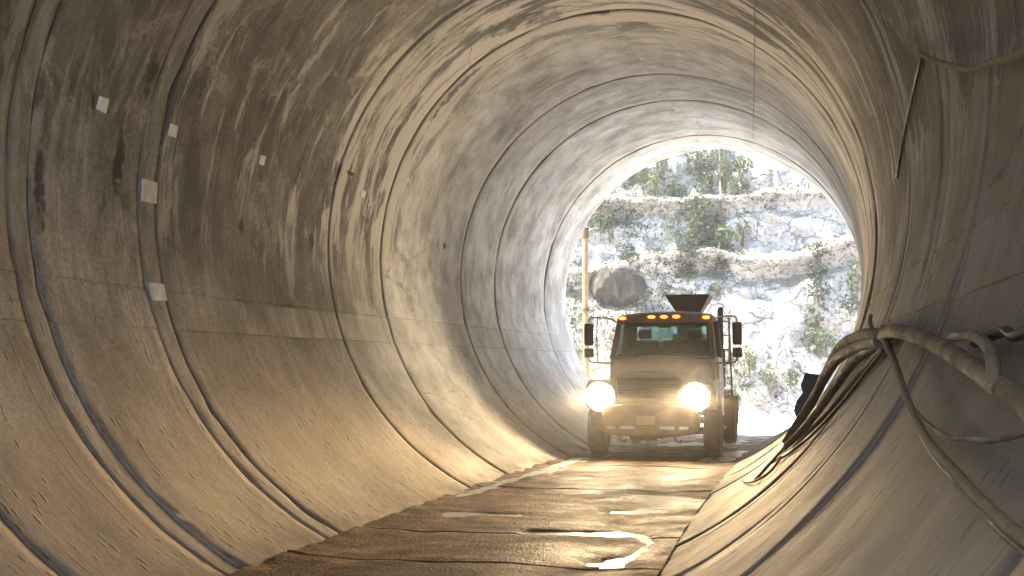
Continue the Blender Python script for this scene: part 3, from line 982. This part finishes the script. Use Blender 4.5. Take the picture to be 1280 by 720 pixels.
# fenders
for sd in (-1, 1):
    bm = bmesh.new()
    poly = [(-.84, .90), (-.90, .96), (-.90, 1.26), (-.80, 1.38), (-.5, 1.43), (.4, 1.43), (.72, 1.32), (.86, 1.05), (.88, .74), (.60, .74)]
    for k in range(1, 12):
        a = math.atan2(.24, .60) + (PI - 2 * math.atan2(.24, .60)) * k / 12
        poly.append((.645 * math.cos(a), .5 + .645 * math.sin(a)))
    poly = [q for q in poly if not (q[0] < 0 and q[1] < .90)]
    poly.append((-.52, .90))
    prism_x(bm, poly, sd * .72, sd * 1.20)
    for v in bm.verts:       # taper the front corner
        if v.co.y < -.7 and abs(v.co.x) > 1: v.co.y += .16
    tl('fender', bm, 'paint', .035)
# grille
bm = bmesh.new()
loft(bm, [[(-.54, y, 1.07), (.54, y, 1.07), (.60, y, 1.44), (.52, y, 1.50), (-.52, y, 1.50), (-.60, y, 1.44)] for y in (-.86, -.78)])
g = tl('grille', bm, 'dark', .012)
bm = bmesh.new()
for k in range(7):
    z = 1.12 + k * .058
    box(bm, (0, -.875, z), (1.06 + .010 * k, .03, .016), Matrix.Rotation(rad(-18), 4, 'X'))
box(bm, (0, -.885, 1.29), (.035, .03, .38))
tl('grille_bar', bm, 'grille', .003, parent=g)
bm = bmesh.new()
path = [(-.585, 1.08), (-.625, 1.42), (-.53, 1.505), (.53, 1.505), (.625, 1.42), (.585, 1.08)]
tube(bm, [(x, -.872, z) for x, z in path], .024, 8, smooth=False)
box(bm, (0, -.885, 1.075), (1.2, .05, .05))
tl('grille_surround', bm, 'bumper', .004, parent=g)
# bumper
bm = bmesh.new()
prof = [(-.10, .46), (-.13, .60), (-.13, .84), (-.10, .98), (-.03, 1.02), (.05, 1.02), (.05, .42), (-.03, .42)]
secs = []
for x, yb, dz in ((-.92, -.74, .17), (-.88, -.84, .11), (-.78, -.92, .04), (-.5, -.95, 0), (0, -.97, 0), (.5, -.95, 0), (.78, -.92, .04), (.88, -.84, .11), (.92, -.74, .17)):
    secs.append([(x, yb + y, z + (dz if z < .7 else -dz * .3)) for y, z in prof])
loft(bm, secs)
bp = tl('bumper', bm, 'bumper', .01)
for x, y, wd, an in ((-.36, -1.10, .26, 0), (.36, -1.10, .26, 0), (.66, -1.085, .16, 5), (-.66, -1.085, .16, -5)):
    bm = bmesh.new()
    box(bm, (x, y, .585), (wd, .02, .052), Matrix.Rotation(rad(an), 4, 'Z'))
    tl('air_slot', bm, 'chrome', parent=bp)
bm = bmesh.new()   # V crease panel under the grille
prism = [(-.5, 1.0), (.5, 1.0), (.16, .83), (-.16, .83)]
a = [bm.verts.new((x, -1.118, z)) for x, z in prism]; b = [bm.verts.new((x * .96, -1.09, z)) for x, z in prism]
bm.faces.new(a); bm.faces.new(b[::-1])
for i in range(4): bm.faces.new((a[i], b[i], b[(i + 1) % 4], a[(i + 1) % 4]))
bmesh.ops.recalc_face_normals(bm, faces=bm.faces)
tl('centre_panel', bm, 'grille', .006, parent=bp)
bm = bmesh.new()
box(bm, (-.02, -1.118, .715), (.36, .016, .18))
pl = tl('licence_plate', bm, 'plate', .004)
bm = bmesh.new()
for x, z, wx, wz in ((-.02, .80, .36, .012), (-.02, .63, .36, .012), (-.196, .715, .012, .18), (.156, .715, .012, .18)):
    box(bm, (x, -1.129, z), (wx, .012, wz))
tl('plate_frame', bm, 'steel', parent=pl)
for x in (-.5, .5):
    bm = bmesh.new()
    tube(bm, [(x, -.95, .44), (x, -1.12, .40), (x + .05, -1.16, .36), (x + .1, -1.12, .33), (x + .1, -1.0, .36)], .02, 8)
    tl('tow_hook', bm, 'dark')
# headlights
def beam_pattern(L):
    """low beam: a cut-off just above the horizon, fading towards the ground"""
    L.use_nodes = True
    n = L.node_tree.nodes; k = L.node_tree.links
    tc = n.new('ShaderNodeTexCoord')
    sp = n.new('ShaderNodeSeparateXYZ'); k.new(tc.outputs['Normal'], sp.inputs[0])
    r = n.new('ShaderNodeValToRGB'); r.color_ramp.interpolation = 'EASE'
    side = n.new('ShaderNodeMapRange'); side.interpolation_type = 'SMOOTHSTEP'
    k.new(sp.outputs[0], side.inputs[0])
    for i, v in enumerate((-0.08, 0.20, 0.065, 0.03)): side.inputs[i + 1].default_value = v   # the kerb side of a dipped beam reaches higher
    ad = n.new('ShaderNodeMath'); ad.operation = 'ADD'
    k.new(sp.outputs[1], ad.inputs[0]); k.new(side.outputs[0], ad.inputs[1])
    sc_ = n.new('ShaderNodeMapRange'); sc_.interpolation_type = 'SMOOTHSTEP'      # and spreads wider there
    k.new(sp.outputs[0], sc_.inputs[0])
    for i, v in enumerate((-0.02, 0.22, 1.0, 0.42)): sc_.inputs[i + 1].default_value = v
    m0 = n.new('ShaderNodeMath'); m0.operation = 'MULTIPLY'
    k.new(ad.outputs[0], m0.inputs[0]); k.new(sc_.outputs[0], m0.inputs[1])
    mr = n.new('ShaderNodeMapRange')
    k.new(m0.outputs[0], mr.inputs[0])
    for i, v in enumerate((-1, 1, 0, 1)): mr.inputs[i + 1].default_value = v
    k.new(mr.outputs[0], r.inputs[0])
    e = r.color_ramp.elements
    while len(e) < 5: e.new(.5)
    for el, (p, c) in zip(e, BEAM):
        el.position = p; el.color = (c, c, c, 1)
    em = n['Emission']
    fo = n.new('ShaderNodeMapRange'); fo.interpolation_type = 'SMOOTHSTEP'
    k.new(sp.outputs[0], fo.inputs[0])
    for i, v in enumerate((0.22, 0.46, 1.0, 0.0)): fo.inputs[i + 1].default_value = v
    mu = n.new('ShaderNodeMath'); mu.operation = 'MULTIPLY'
    k.new(r.outputs[0], mu.inputs[0]); k.new(fo.outputs[0], mu.inputs[1])
    rs = n.new('ShaderNodeMapRange'); rs.interpolation_type = 'SMOOTHSTEP'      # weaker towards the oncoming side
    k.new(sp.outputs[0], rs.inputs[0])
    for i, v in enumerate((-0.10, 0.16, 0.42, 1.0)): rs.inputs[i + 1].default_value = v
    m2 = n.new('ShaderNodeMath'); m2.operation = 'MULTIPLY'
    k.new(mu.outputs[0], m2.inputs[0]); k.new(rs.outputs[0], m2.inputs[1])
    k.new(m2.outputs[0], em.inputs['Strength'])
BEAM = [(0.25, 0.012), (0.43, 0.05), (0.476, 0.65), (0.490, 1.0), (0.55, 0.03)]
for sd in (-1, 1):
    x = sd * .86
    bm = bmesh.new()
    lathe(bm, [(.0, .02), (.27, .02), (.29, -.03), (.275, -.09), (.255, -.10), (.25, -.04), (.0, .0)], Matrix.Translation((x, -.90, 1.13)) @ Matrix.Rotation(PI / 2, 4, 'Z'), 36)
    bmesh.ops.recalc_face_normals(bm, faces=bm.faces)
    hl = tl('headlight', bm, 'chrome')
    bm = bmesh.new()
    lathe(bm, [(.0, -.095), (.10, -.09), (.19, -.07), (.248, -.03), (.248, -.02), (0, -.02)], Matrix.Translation((x, -.90, 1.13)) @ Matrix.Rotation(PI / 2, 4, 'Z'), 32)
    bmesh.ops.recalc_face_normals(bm, faces=bm.faces)
    tl('lens', bm, 'lamp', parent=hl)
    bm = bmesh.new()      # hood over the lamp
    secs = []
    for k in range(13):
        a = rad(15 + 150 * k / 12)
        c, s_ = math.cos(a), math.sin(a)
        secs.append([(x + c * .292, -.90, 1.13 + s_ * .292), (x + c * .315, -.90, 1.13 + s_ * .315), (x + c * .31, -1.02, 1.13 + s_ * .305), (x + c * .29, -1.02, 1.13 + s_ * .285)])
    loft(bm, secs)
    tl('lamp_hood', bm, 'paint', parent=hl)
    L = bpy.data.lights.new('headlight_beam', 'SPOT')
    L.energy = 1150
    L.color = (1.0, 0.69, 0.37)
    L.spot_size = rad(140)
    L.spot_blend = 0.6
    beam_pattern(L)
    L.shadow_soft_size = 0.05
    lo = bpy.data.objects.new('headlight_beam', L)
    COL.objects.link(lo)
    lo.parent = hl
    lo.location = (x, -1.0, 1.16)
    lo.rotation_euler = (PI / 2, 0, PI)      # looks towards -y
# cab
bm = bmesh.new()   # lower body
loft(bm, [[(-1.04, y, .78), (1.04, y, .78), (1.06, y, 1.4), (1.04, y, zt), (-1.04, y, zt), (-1.06, y, 1.4)] for y, zt in ((.98, 1.84), (1.2, 1.88), (2.4, 1.88))])
tl('cab_body', bm, 'paint', .02)
bm = bmesh.new()   # roof
def rsec(y, hw, z, cr, th=.09):
    p = [(-hw, y, z - th), (-hw, y, z - .02), (-hw + .07, y, z + .03)]
    p += [(hw * u, y, z + .03 + cr * (1 - u * u)) for u in (-.6, -.2, .2, .6)]
    p += [(hw - .07, y, z + .03), (hw, y, z - .02), (hw, y, z - th)]
    return p
loft(bm, [rsec(1.26, .93, 2.66, .02, .07), rsec(1.34, .96, 2.70, .05), rsec(1.7, .97, 2.72, .07), rsec(2.3, .96, 2.70, .07), rsec(2.42, .94, 2.66, .03, .06)])
tl('roof', bm, 'cab', .012)
# pillars
for sd in (-1, 1):
    for (xa, ya, za), (xb, yb, zb), w_, d_ in (((1.0, .97, 1.84), (.90, 1.32, 2.64), .05, .05), ((1.01, 2.34, 1.86), (.92, 2.36, 2.64), .055, .08), ((1.02, 1.25, 1.86), (.925, 1.46, 2.64), .03, .03)):
        bm = bmesh.new()
        loft(bm, [[(sd * x - w_, y - d_, z), (sd * x + w_, y - d_, z), (sd * x + w_, y + d_, z), (sd * x - w_, y + d_, z)] for x, y, z in ((xa, ya, za), (xb, yb, zb))])
        tl('pillar', bm, 'cab', .012)
bm = bmesh.new()   # windscreen surround: header and cowl
box(bm, (0, 1.31, 2.60), (1.82, .08, .09), Matrix.Rotation(rad(-24), 4, 'X'))
box(bm, (0, .99, 1.865), (2.0, .10, .06))
tl('windscreen_frame', bm, 'cab', .012)
bm = bmesh.new()
q = [(-.95, .985, 1.885), (.95, .985, 1.885), (.86, 1.305, 2.58), (-.86, 1.305, 2.58)]
bm.faces.new([bm.verts.new(p) for p in q])
r_ = bmesh.ops.extrude_face_region(bm, geom=bm.faces[:])
for v in r_['geom']:
    if isinstance(v, bmesh.types.BMVert): v.co.y += .008
bmesh.ops.recalc_face_normals(bm, faces=bm.faces)
ws = tl('windscreen', bm, 'glass', smooth=False)
bm = bmesh.new()
tube(bm, [(-.55, .93, 1.90), (-.3, .96, 1.93), (-.05, 1.02, 2.02)], .012, 6, n=4)
tube(bm, [(-.42, .97, 1.925), (.12, 1.035, 2.03)], .011, 6, smooth=False)
tube(bm, [(.78, .93, 1.90), (.6, .955, 1.92), (.35, .965, 1.93)], .012, 6, n=4)
tl('wiper', bm, 'dark', parent=ws)
bm = bmesh.new()   # rear wall with window opening
for c, d in (((0, 2.4, 2.02), (1.9, .05, .36)), ((0, 2.4, 2.6), (1.86, .05, .14)), ((-.84, 2.4, 2.36), (.22, .05, .34)), ((.84, 2.4, 2.36), (.22, .05, .34))):
    box(bm, c, d)
rw = tl('rear_wall', bm, 'seat')
bm = bmesh.new(); box(bm, (0, 2.4, 2.365), (1.46, .008, .33))
tl('rear_window', bm, 'rearglass', smooth=False)
# doors
for sd in (-1, 1):
    bm = bmesh.new()
    loft(bm, [[(sd * 1.048, 1.22, z), (sd * 1.085, 1.24, z), (sd * 1.085, 2.28, z), (sd * 1.048, 2.30, z)] if z < 1.5 else [(sd * 1.035, 1.22, z), (sd * 1.068, 1.24, z), (sd * 1.068, 2.28, z), (sd * 1.035, 2.30, z)] for z in (.86, 1.4, 1.86)])
    dr = tl('door', bm, 'paint', .012)
    bm = bmesh.new()
    box(bm, (sd * 1.10, 2.12, 1.68), (.025, .18, .035))
    tl('handle', bm, 'chrome', .006, parent=dr)
    bm = bmesh.new()
    q = [(sd * 1.0, 1.30, 1.88), (sd * 1.0, 2.27, 1.88), (sd * .925, 2.29, 2.62), (sd * .92, 1.5, 2.62)]
    bm.faces.new([bm.verts.new(p) for p in q])
    r_ = bmesh.ops.extrude_face_region(bm, geom=bm.faces[:])
    for v in r_['geom']:
        if isinstance(v, bmesh.types.BMVert): v.co.x += sd * .008
    bmesh.ops.recalc_face_normals(bm, faces=bm.faces)
    tl('door_window', bm, 'glass', smooth=False, parent=dr)
    bm = bmesh.new()
    for z, x in ((.72, 1.0), (.46, 1.03)): box(bm, (sd * x, 1.75, z), (.24, .7, .04))
    for y in (1.42, 2.08): box(bm, (sd * .98, y, .58), (.16, .04, .32))
    tl('step', bm, 'dark', .008)
# marker lamps
for x in (-.84, -.25, 0.0, .25, .84):
    bm = bmesh.new()
    bmesh.ops.create_uvsphere(bm, u_segments=14, v_segments=8, radius=1, matrix=Matrix.Translation((x, 1.255, 2.685 - .02 * (abs(x) > .5))) @ Matrix.Diagonal((.08, .05, .034, 1)))
    tl('marker_lamp', bm, 'amber')
# inside the cab
bm = bmesh.new()
loft(bm, [[(-.96, 1.02, z0), (.96, 1.02, z0), (.94, 1.42, z1), (-.94, 1.42, z1)] for z0, z1 in ((1.72, 1.72), (1.90, 1.96))])
tl('dashboard', bm, 'seat', .03)
for x, hw in ((-.52, .27), (.0, .16), (.5, .27)):
    bm = bmesh.new()
    loft(bm, [[(x - hw, 2.02 + .05 * k, z), (x + hw, 2.02 + .05 * k, z), (x + hw, 2.2 + .05 * k, z), (x - hw, 2.2 + .05 * k, z)] for k, z in enumerate((1.5, 1.9, 2.18, 2.24))])
    st = tl('seat', bm, 'seat', .05)
    if x:
        bm = bmesh.new(); box(bm, (x, 2.17, 2.36), (.27, .11, .2))
        tl('headrest', bm, 'seat', .04, parent=st)
bm = bmesh.new()
m = Matrix.Translation((.5, 1.5, 2.03)) @ Matrix.Rotation(rad(-48), 4, 'X') @ Matrix.Rotation(PI / 2, 4, 'Y')
pr = [(.21 + .016 * math.cos(2 * PI * k / 8), .016 * math.sin(2 * PI * k / 8)) for k in range(8)]
lathe(bm, pr, m, 32, close=True)
bmesh.ops.recalc_face_normals(bm, faces=bm.faces)
tube(bm, [(.3, 1.5, 2.03), (.7, 1.5, 2.03)], .013, 6, smooth=False)
tube(bm, [(.5, 1.5, 2.03), (.5, 1.3, 1.85)], .03, 8, smooth=False)
tl('steering_wheel', bm, 'dark')
bm = bmesh.new(); box(bm, (0, 1.36, 2.50), (.26, .03, .07))
tl('rear_view_mirror', bm, 'dark', .01)
for x in (-.45, .45):
    bm = bmesh.new(); box(bm, (x, 1.42, 2.575), (.55, .12, .03), Matrix.Rotation(rad(-25), 4, 'X'))
    tl('sun_visor', bm, 'seat', .01)
# door mirrors on their arms
for sd in (-1, 1):
    x = sd * 1.47
    bm = bmesh.new()
    tube(bm, [(sd * .93, 1.28, 2.58), (sd * 1.1, 1.1, 2.66), (sd * 1.36, .92, 2.67), (sd * 1.45, .9, 2.64), (x, .9, 2.54)], .017, 8)
    tube(bm, [(sd * 1.02, 1.1, 1.76), (sd * 1.2, 1.0, 1.76), (sd * 1.42, .92, 1.78), (x, .9, 1.86)], .017, 8)
    tube(bm, [(sd * 1.3, .94, 1.77), (sd * 1.31, .94, 2.2), (sd * 1.3, .94, 2.67)], .013, 8)
    ar = tl('mirror_arm', bm, 'chrome')
    bm = bmesh.new()
    for zc, hz_ in ((2.33, .225), (1.96, .095)):
        loft(bm, [[(x + sd * px * .092 * k, .9 + dy, zc + pz * hz_ * k) for px, pz in ((-1, -.85), (-.8, -1), (.8, -1), (1, -.85), (1, .85), (.8, 1), (-.8, 1), (-1, .85))] for dy, k in ((-.07, .55), (-.05, .88), (0, 1), (.05, 1))])
    tl('mirror', bm, 'mirror', .008, parent=ar)
# exhaust stack and ladder behind the cab
bm = bmesh.new()
tube(bm, [(1.0, 2.62, .9), (1.0, 2.62, 2.7), (1.0, 2.64, 2.82), (1.0, 2.72, 2.9)], .06, 14, n=4)
tube(bm, [(1.0, 2.62, 1.25), (1.0, 2.62, 2.05)], .095, 16, smooth=False)
tl('exhaust_stack', bm, 'steel')
bm = bmesh.new()
for xa in (.82, 1.16): tube(bm, [(xa + .04, 2.95, .95), (xa, 2.85, 2.72)], .018, 8, smooth=False)
for k in range(6): tube(bm, [(.855 - .006 * k, 2.94 - .016 * k, 1.15 + k * .3), (1.195 - .006 * k, 2.94 - .016 * k, 1.15 + k * .3)], .014, 6, smooth=False)
tl('ladder', bm, 'steel')
bm = bmesh.new()
lathe(bm, [(0, -.5), (.24, -.49), (.26, -.46), (.26, .46), (.24, .49), (0, .5)], Matrix.Translation((-.95, 2.05, .72)) @ Matrix.Rotation(PI / 2, 4, 'Z'), 24)
tl('fuel_tank', bm, 'steel')
# rear deck, frame and hopper
bm = bmesh.new()
box(bm, (0, 4.35, 1.10), (2.1, 3.2, .12))
for y in (3.0, 3.7, 4.4, 5.1, 5.8): box(bm, (0, y, 1.0), (2.0, .09, .09))
tl('deck', bm, 'hopper', .012)
for sd in (-1, 1):
    bm = bmesh.new()
    box(bm, (sd * .88, 4.2, 1.045), (.66, 1.25, .03)); box(bm, (sd * .88, 3.62, .93), (.66, .03, .26)); box(bm, (sd * .88, 4.8, .72), (.62, .02, .62))
    tl('rear_mudguard', bm, 'hopper', .006)
bm = bmesh.new()
HX, HY = .28, 3.3
loft(bm, [[(HX - a, HY - b, z), (HX + a, HY - b, z), (HX + a, HY + b, z), (HX - a, HY + b, z)] for a, b, z in ((.46, .42, 3.22), (.45, .41, 3.22), (.45, .41, 3.19), (.24, .22, 2.84), (.24, .22, 2.2), (.20, .18, 1.6))], cap=False)
for f in bm.faces: pass
hp = tl('hopper', bm, 'hopper')
sm = hp.modifiers.new('solid', 'SOLIDIFY'); sm.thickness = .012
bm = bmesh.new()
tube(bm, [(HX - .46, HY - .42, 3.22), (HX + .46, HY - .42, 3.22), (HX + .46, HY + .42, 3.22), (HX - .46, HY + .42, 3.22), (HX - .46, HY - .42, 3.22)], .018, 6, smooth=False)
tl('hopper_rim', bm, 'steel', parent=hp)
bm = bmesh.new()
for xx in (HX - .3, HX + .3):
    for yy in (HY - .25, HY + .25): box(bm, (xx, yy, 1.75), (.07, .07, 1.3))
for z in (1.5, 2.3): box(bm, (HX, HY - .25, z), (.6, .05, .06)); box(bm, (HX, HY + .25, z), (.6, .05, .06))
tl('hopper_frame', bm, 'steel', .006)
bm = bmesh.new()
box(bm, (-.3, 4.7, 1.4), (1.0, 1.5, .48)); box(bm, (-.3, 4.7, 1.67), (.8, 1.2, .08))
tl('equipment_box', bm, 'hopper', .03)

# ------------------------------------------------------------------ cables and hoses on the right wall
def strand(name, pts, r, mat, label, cat, group=None, seg=10, jitter=0.12, n=10):
    P = [wall(s, th, rr) for s, th, rr in pts]
    bm = bmesh.new()
    tube(bm, P, r, seg, n=n, jitter=jitter)
    z = min(v.co.z for v in bm.verts)
    o = link(name, bm, M[mat], loc=(P[0].x, P[0].y, z))
    tag(o, label, cat, group)
    return o
strand('hose', [(8.9, 65.3, 3.72), (8.3, 65.6, 3.70), (7.6, 65.2, 3.70), (6.4, 64.0, 3.72), (5.0, 61.9, 3.73), (4.2, 60.5, 3.73), (3.6, 59.4, 3.73), (2.6, 56, 3.74)], lambda t: .055 - .022 * t, 'hose', 'thick tan canvas hose along the right wall, running from the hook toward the viewer', 'hose', seg=14)
strand('hose', [(8.9, 64.8, 3.70), (9.6, 64.2, 3.66), (10.3, 63.4, 3.62), (11.2, 61.6, 3.58), (12.2, 58.3, 3.60), (12.8, 54, 3.64), (13.0, 49.5, 3.68), (12.9, 45.8, 3.72)], .05, 'hosedark', 'thick dark hose at the left edge of the hanging bundle', 'hose', 'hoses of the hanging bundle')
strand('hose', [(8.9, 64.9, 3.74), (9.7, 63.6, 3.70), (10.4, 61.5, 3.68), (11.2, 58.0, 3.69), (12.0, 53.5, 3.72), (12.5, 49, 3.74), (12.7, 45.5, 3.745)], .042, 'hosedark', 'dark brown hose in the middle of the hanging bundle', 'hose', 'hoses of the hanging bundle')
strand('hose', [(8.9, 65.4, 3.68), (9.6, 65.4, 3.63), (10.4, 65.0, 3.60), (11.1, 63.6, 3.56), (11.8, 61.0, 3.57), (12.3, 57.6, 3.60)], .05, 'hose', 'short tan hose lying on top of the hanging bundle', 'hose', 'hoses of the hanging bundle')
strand('cable', [(9.0, 64.4, 3.76), (9.8, 61.8, 3.755), (10.6, 58.0, 3.76), (11.4, 53.0, 3.765), (12.0, 47.5, 3.77), (12.6, 43.5, 3.775)], .024, 'hosedark', 'brown cable drooping along the lower side of the hose bundle', 'cable')
strand('cable', [(9.0, 64.0, 3.765), (9.6, 60.5, 3.76), (10.2, 56.4, 3.765), (11.0, 51, 3.77), (12.1, 45.5, 3.775), (13.2, 41.5, 3.78)], .016, 'cable', 'thin black cable below the hose bundle on the lit wall', 'cable')
strand('cable', [(12.9, 46.0, 3.74), (12.9, 44, 3.75), (12.7, 41.0, 3.76), (12.5, 38.5, 3.78)], .018, 'cable', 'short black cable end dropping from the bundle tip', 'cable')
strand('cable', [(12.7, 45.2, 3.76), (12.2, 43.0, 3.775), (11.9, 41.5, 3.775), (12.2, 39.0, 3.775), (13.0, 36.6, 3.78), (14.2, 34.2, 3.785)], .013, 'hosedark', 'thin brown cable trailing down the lit wall to the floor edge', 'cable')
strand('rope', [(8.9, 65.4, 3.70), (8.2, 64.0, 3.70), (7.3, 61.9, 3.72), (6.0, 58.8, 3.73), (5.0, 56.6, 3.75), (3.9, 55.2, 3.74), (3.3, 54.5, 3.74), (2.8, 54.2, 3.74), (1.9, 54, 3.75)], .018, 'rope', 'long tan rope sagging from the hook across the near right wall', 'rope')
strand('rope', [(8.85, 65.5, 3.72), (8.1, 63.7, 3.735), (7.2, 61.5, 3.745), (5.95, 58.4, 3.755), (4.95, 56.2, 3.765), (3.85, 54.8, 3.76), (3.25, 54.1, 3.76), (2.7, 53.8, 3.76), (1.9, 53.6, 3.765)], .014, 'hosedark', 'dark rope hanging right beside the long tan rope', 'rope')
strand('rope', [(6.7, 60.2, 3.73), (5.6, 58.0, 3.745), (4.7, 57.1, 3.755), (4.27, 57.3, 3.755), (3.9, 57.6, 3.755), (3.5, 58.6, 3.755), (3.2, 59.6, 3.76)], .011, 'hose', 'thin tan cord looping in a shallow sag on the near right wall', 'rope')
strand('hose', [(5.6, 63.9, 3.72), (5.0, 63.6, 3.71), (4.5, 62.6, 3.70), (4.2, 61.4, 3.69), (4.05, 60.0, 3.70)], .024, 'hose', 'short pale hose end curling off the thick hose at the right edge', 'hose')
strand('cable', [(5.2, 63.6, 3.765), (4.6, 63.9, 3.74), (4.3, 63.4, 3.73), (4.0, 63.9, 3.74), (3.6, 63.0, 3.75)], .022, 'cable', 'black cable bunched behind the thick hose at the right edge', 'cable')
strand('rope', [(9.15, 99.8, 3.77), (8.6, 96.8, 3.755), (7.9, 93.4, 3.74), (7.2, 90.2, 3.75), (6.5, 88.2, 3.76), (6.0, 86.6, 3.765), (5.0, 85.0, 3.77), (4, 85, 3.77)], .021, 'rope', 'tan rope pinned high on the right wall near the dark joint', 'rope')
strand('cable', [(9.15, 99.6, 3.785), (10.1, 97.4, 3.785), (11.0, 95.0, 3.785), (11.8, 91.6, 3.785)], .017, 'cable', 'black cable slanting down the right wall from the pinned rope', 'cable')
strand('wire', [(14.2, 140.8, 3.80), (14.6, 141.4, 3.77), (19.4, 146.6, 3.77), (27.3, 159.4, 3.77)], .007, 'wirec', 'thin straight wire running along the tunnel crown', 'wire', jitter=0)
# hook holding the bundle
bm = bmesh.new()
w0 = wall(8.95, 66.0, 3.80)
nr = (tun(0, 8.95, ZC) - w0).normalized()
tube(bm, [w0 - nr * .03, w0 + nr * .10, w0 + nr * .17 + Vector((0, 0, -.02)), w0 + nr * .20 + Vector((0, 0, .03)), w0 + nr * .19 + Vector((0, 0, .09))], .014, 8)
tube(bm, [w0 + nr * .05 + Vector((-.02, .2, .06)), w0 + nr * .13 + Vector((.02, -.1, 0))], .02, 8, smooth=False)
o = link('hook', bm, M['hosedark'], loc=tuple(w0))
tag(o, 'rusty iron hook on the right wall carrying the hoses and ropes', 'hook')
# dark rubber sheet behind the bundle
bm = bmesh.new()
out = [(13.5, 55.2, 3.45), (13.5, 57.6, 3.42), (13.5, 58.6, 3.56), (13.5, 56.5, 3.62), (13.5, 53.8, 3.66), (13.5, 49.4, 3.70), (13.5, 50.6, 3.56), (13.5, 52.4, 3.52), (13.5, 54.2, 3.52)]
vv = [bm.verts.new(wall(s + .1 * noise.noise(Vector((i, 0, 0))), th, r_)) for i, (s, th, r_) in enumerate(out)]
f = bm.faces.new(vv)
ex = bmesh.ops.extrude_face_region(bm, geom=[f])
for v in ex['geom']:
    if isinstance(v, bmesh.types.BMVert): v.co += Vector((.01, .03, 0))
bmesh.ops.recalc_face_normals(bm, faces=bm.faces)
o = link('rubber_sheet', bm, M['flap'], smooth=False, loc=tuple(wall(13.5, 49.4, 3.7)))
tag(o, 'dark torn rubber sheet sticking out behind the hose bundle', 'rubber sheet')

# tags and patches on the left wall
def plaque(name, s, th, w_, h_, mat, label, cat, group=None, skew=0.0):
    c = wall(s, th, R - .006)
    n_ = (tun(0, s, ZC) - c).normalized()
    t = (wall(s + .1, th) - wall(s - .1, th)).normalized()
    u = n_.cross(t).normalized()
    if u.z < 0: u = -u
    bm = bmesh.new()
    rnd = random.Random(s)
    q = [(-1, -1), (1, -1), (1, 1), (-1, 1)]
    base = [c + t * (a * w_ / 2 * rnd.uniform(.85, 1.05) + skew * b) + u * (b * h_ / 2 * rnd.uniform(.85, 1.05)) for a, b in q]
    A = [bm.verts.new(p - n_ * .03) for p in base]
    B = [bm.verts.new(p + n_ * .012) for p in base]
    bm.faces.new(A[::-1]); bm.faces.new(B)
    for i in range(4): bm.faces.new((A[i], A[(i + 1) % 4], B[(i + 1) % 4], B[i]))
    bmesh.ops.recalc_face_normals(bm, faces=bm.faces)
    o = link(name, bm, M[mat], smooth=False, loc=tuple(base[0]), bevel=.004)
    tag(o, label, cat, group)
G = 'white tags along the left wall'
plaque('tag', 9.74, -101.7, .13, .145, 'tagw', 'white tag on the left wall nearest the viewer, before the second joint', 'tag', G)
plaque('tag', 11.0, -101.9, .14, .135, 'tagw', 'white tag just past the dark joint on the left wall', 'tag', G)
plaque('tag', 13.06, -102.8, .13, .12, 'tagw', 'small white tag alone mid way between two wide joints', 'tag', G)
plaque('tag', 16.3, -103.8, .16, .12, 'tagw', 'farthest white tag, on the stained narrow ring of the left wall', 'tag', G)
plaque('patch', 10.70, -91.2, .28, .25, 'patch', 'square white mortar patch filling the joint strip at eye level', 'patch')
plaque('patch', 10.70, -75.0, .27, .20, 'patch', 'grey mortar patch in the joint strip at the upper construction line', 'patch')

HAZE = 0.003
if HAZE:
    bm = bmesh.new()
    box(bm, (0, 0, 17.5), (1840, 1840, 37.4))
    t = NT('dusty_air')
    t.n.remove(t.b)
    pv = t.new('ShaderNodeVolumePrincipled')
    pv.inputs['Color'].default_value = (0.95, 0.93, 0.9, 1)
    pv.inputs['Density'].default_value = HAZE
    pv.inputs['Anisotropy'].default_value = 0.35
    t.l(pv.outputs[0], t.out.inputs['Volume'])
    tag(link('haze', bm, t.m, smooth=False), kind='stuff')

# dust volume added in front of the truck to give the headlights a halo
bm = bmesh.new()
bmesh.ops.create_uvsphere(bm, u_segments=32, v_segments=16, radius=1, matrix=Matrix.Diagonal((1.75, 1.5, 1.15, 1)))
t = NT('lamp_halo')
t.n.remove(t.b)
pv = t.new('ShaderNodeVolumePrincipled')
pv.inputs['Color'].default_value = (0.95, 0.9, 0.82, 1)
pv.inputs['Density'].default_value = 0.012
pv.inputs['Anisotropy'].default_value = 0.3
t.l(pv.outputs[0], t.out.inputs['Volume'])
o = link('halo_dust', bm, t.m)
o.location = (1.15, 20.3, 1.18)
tag(o, kind='stuff')
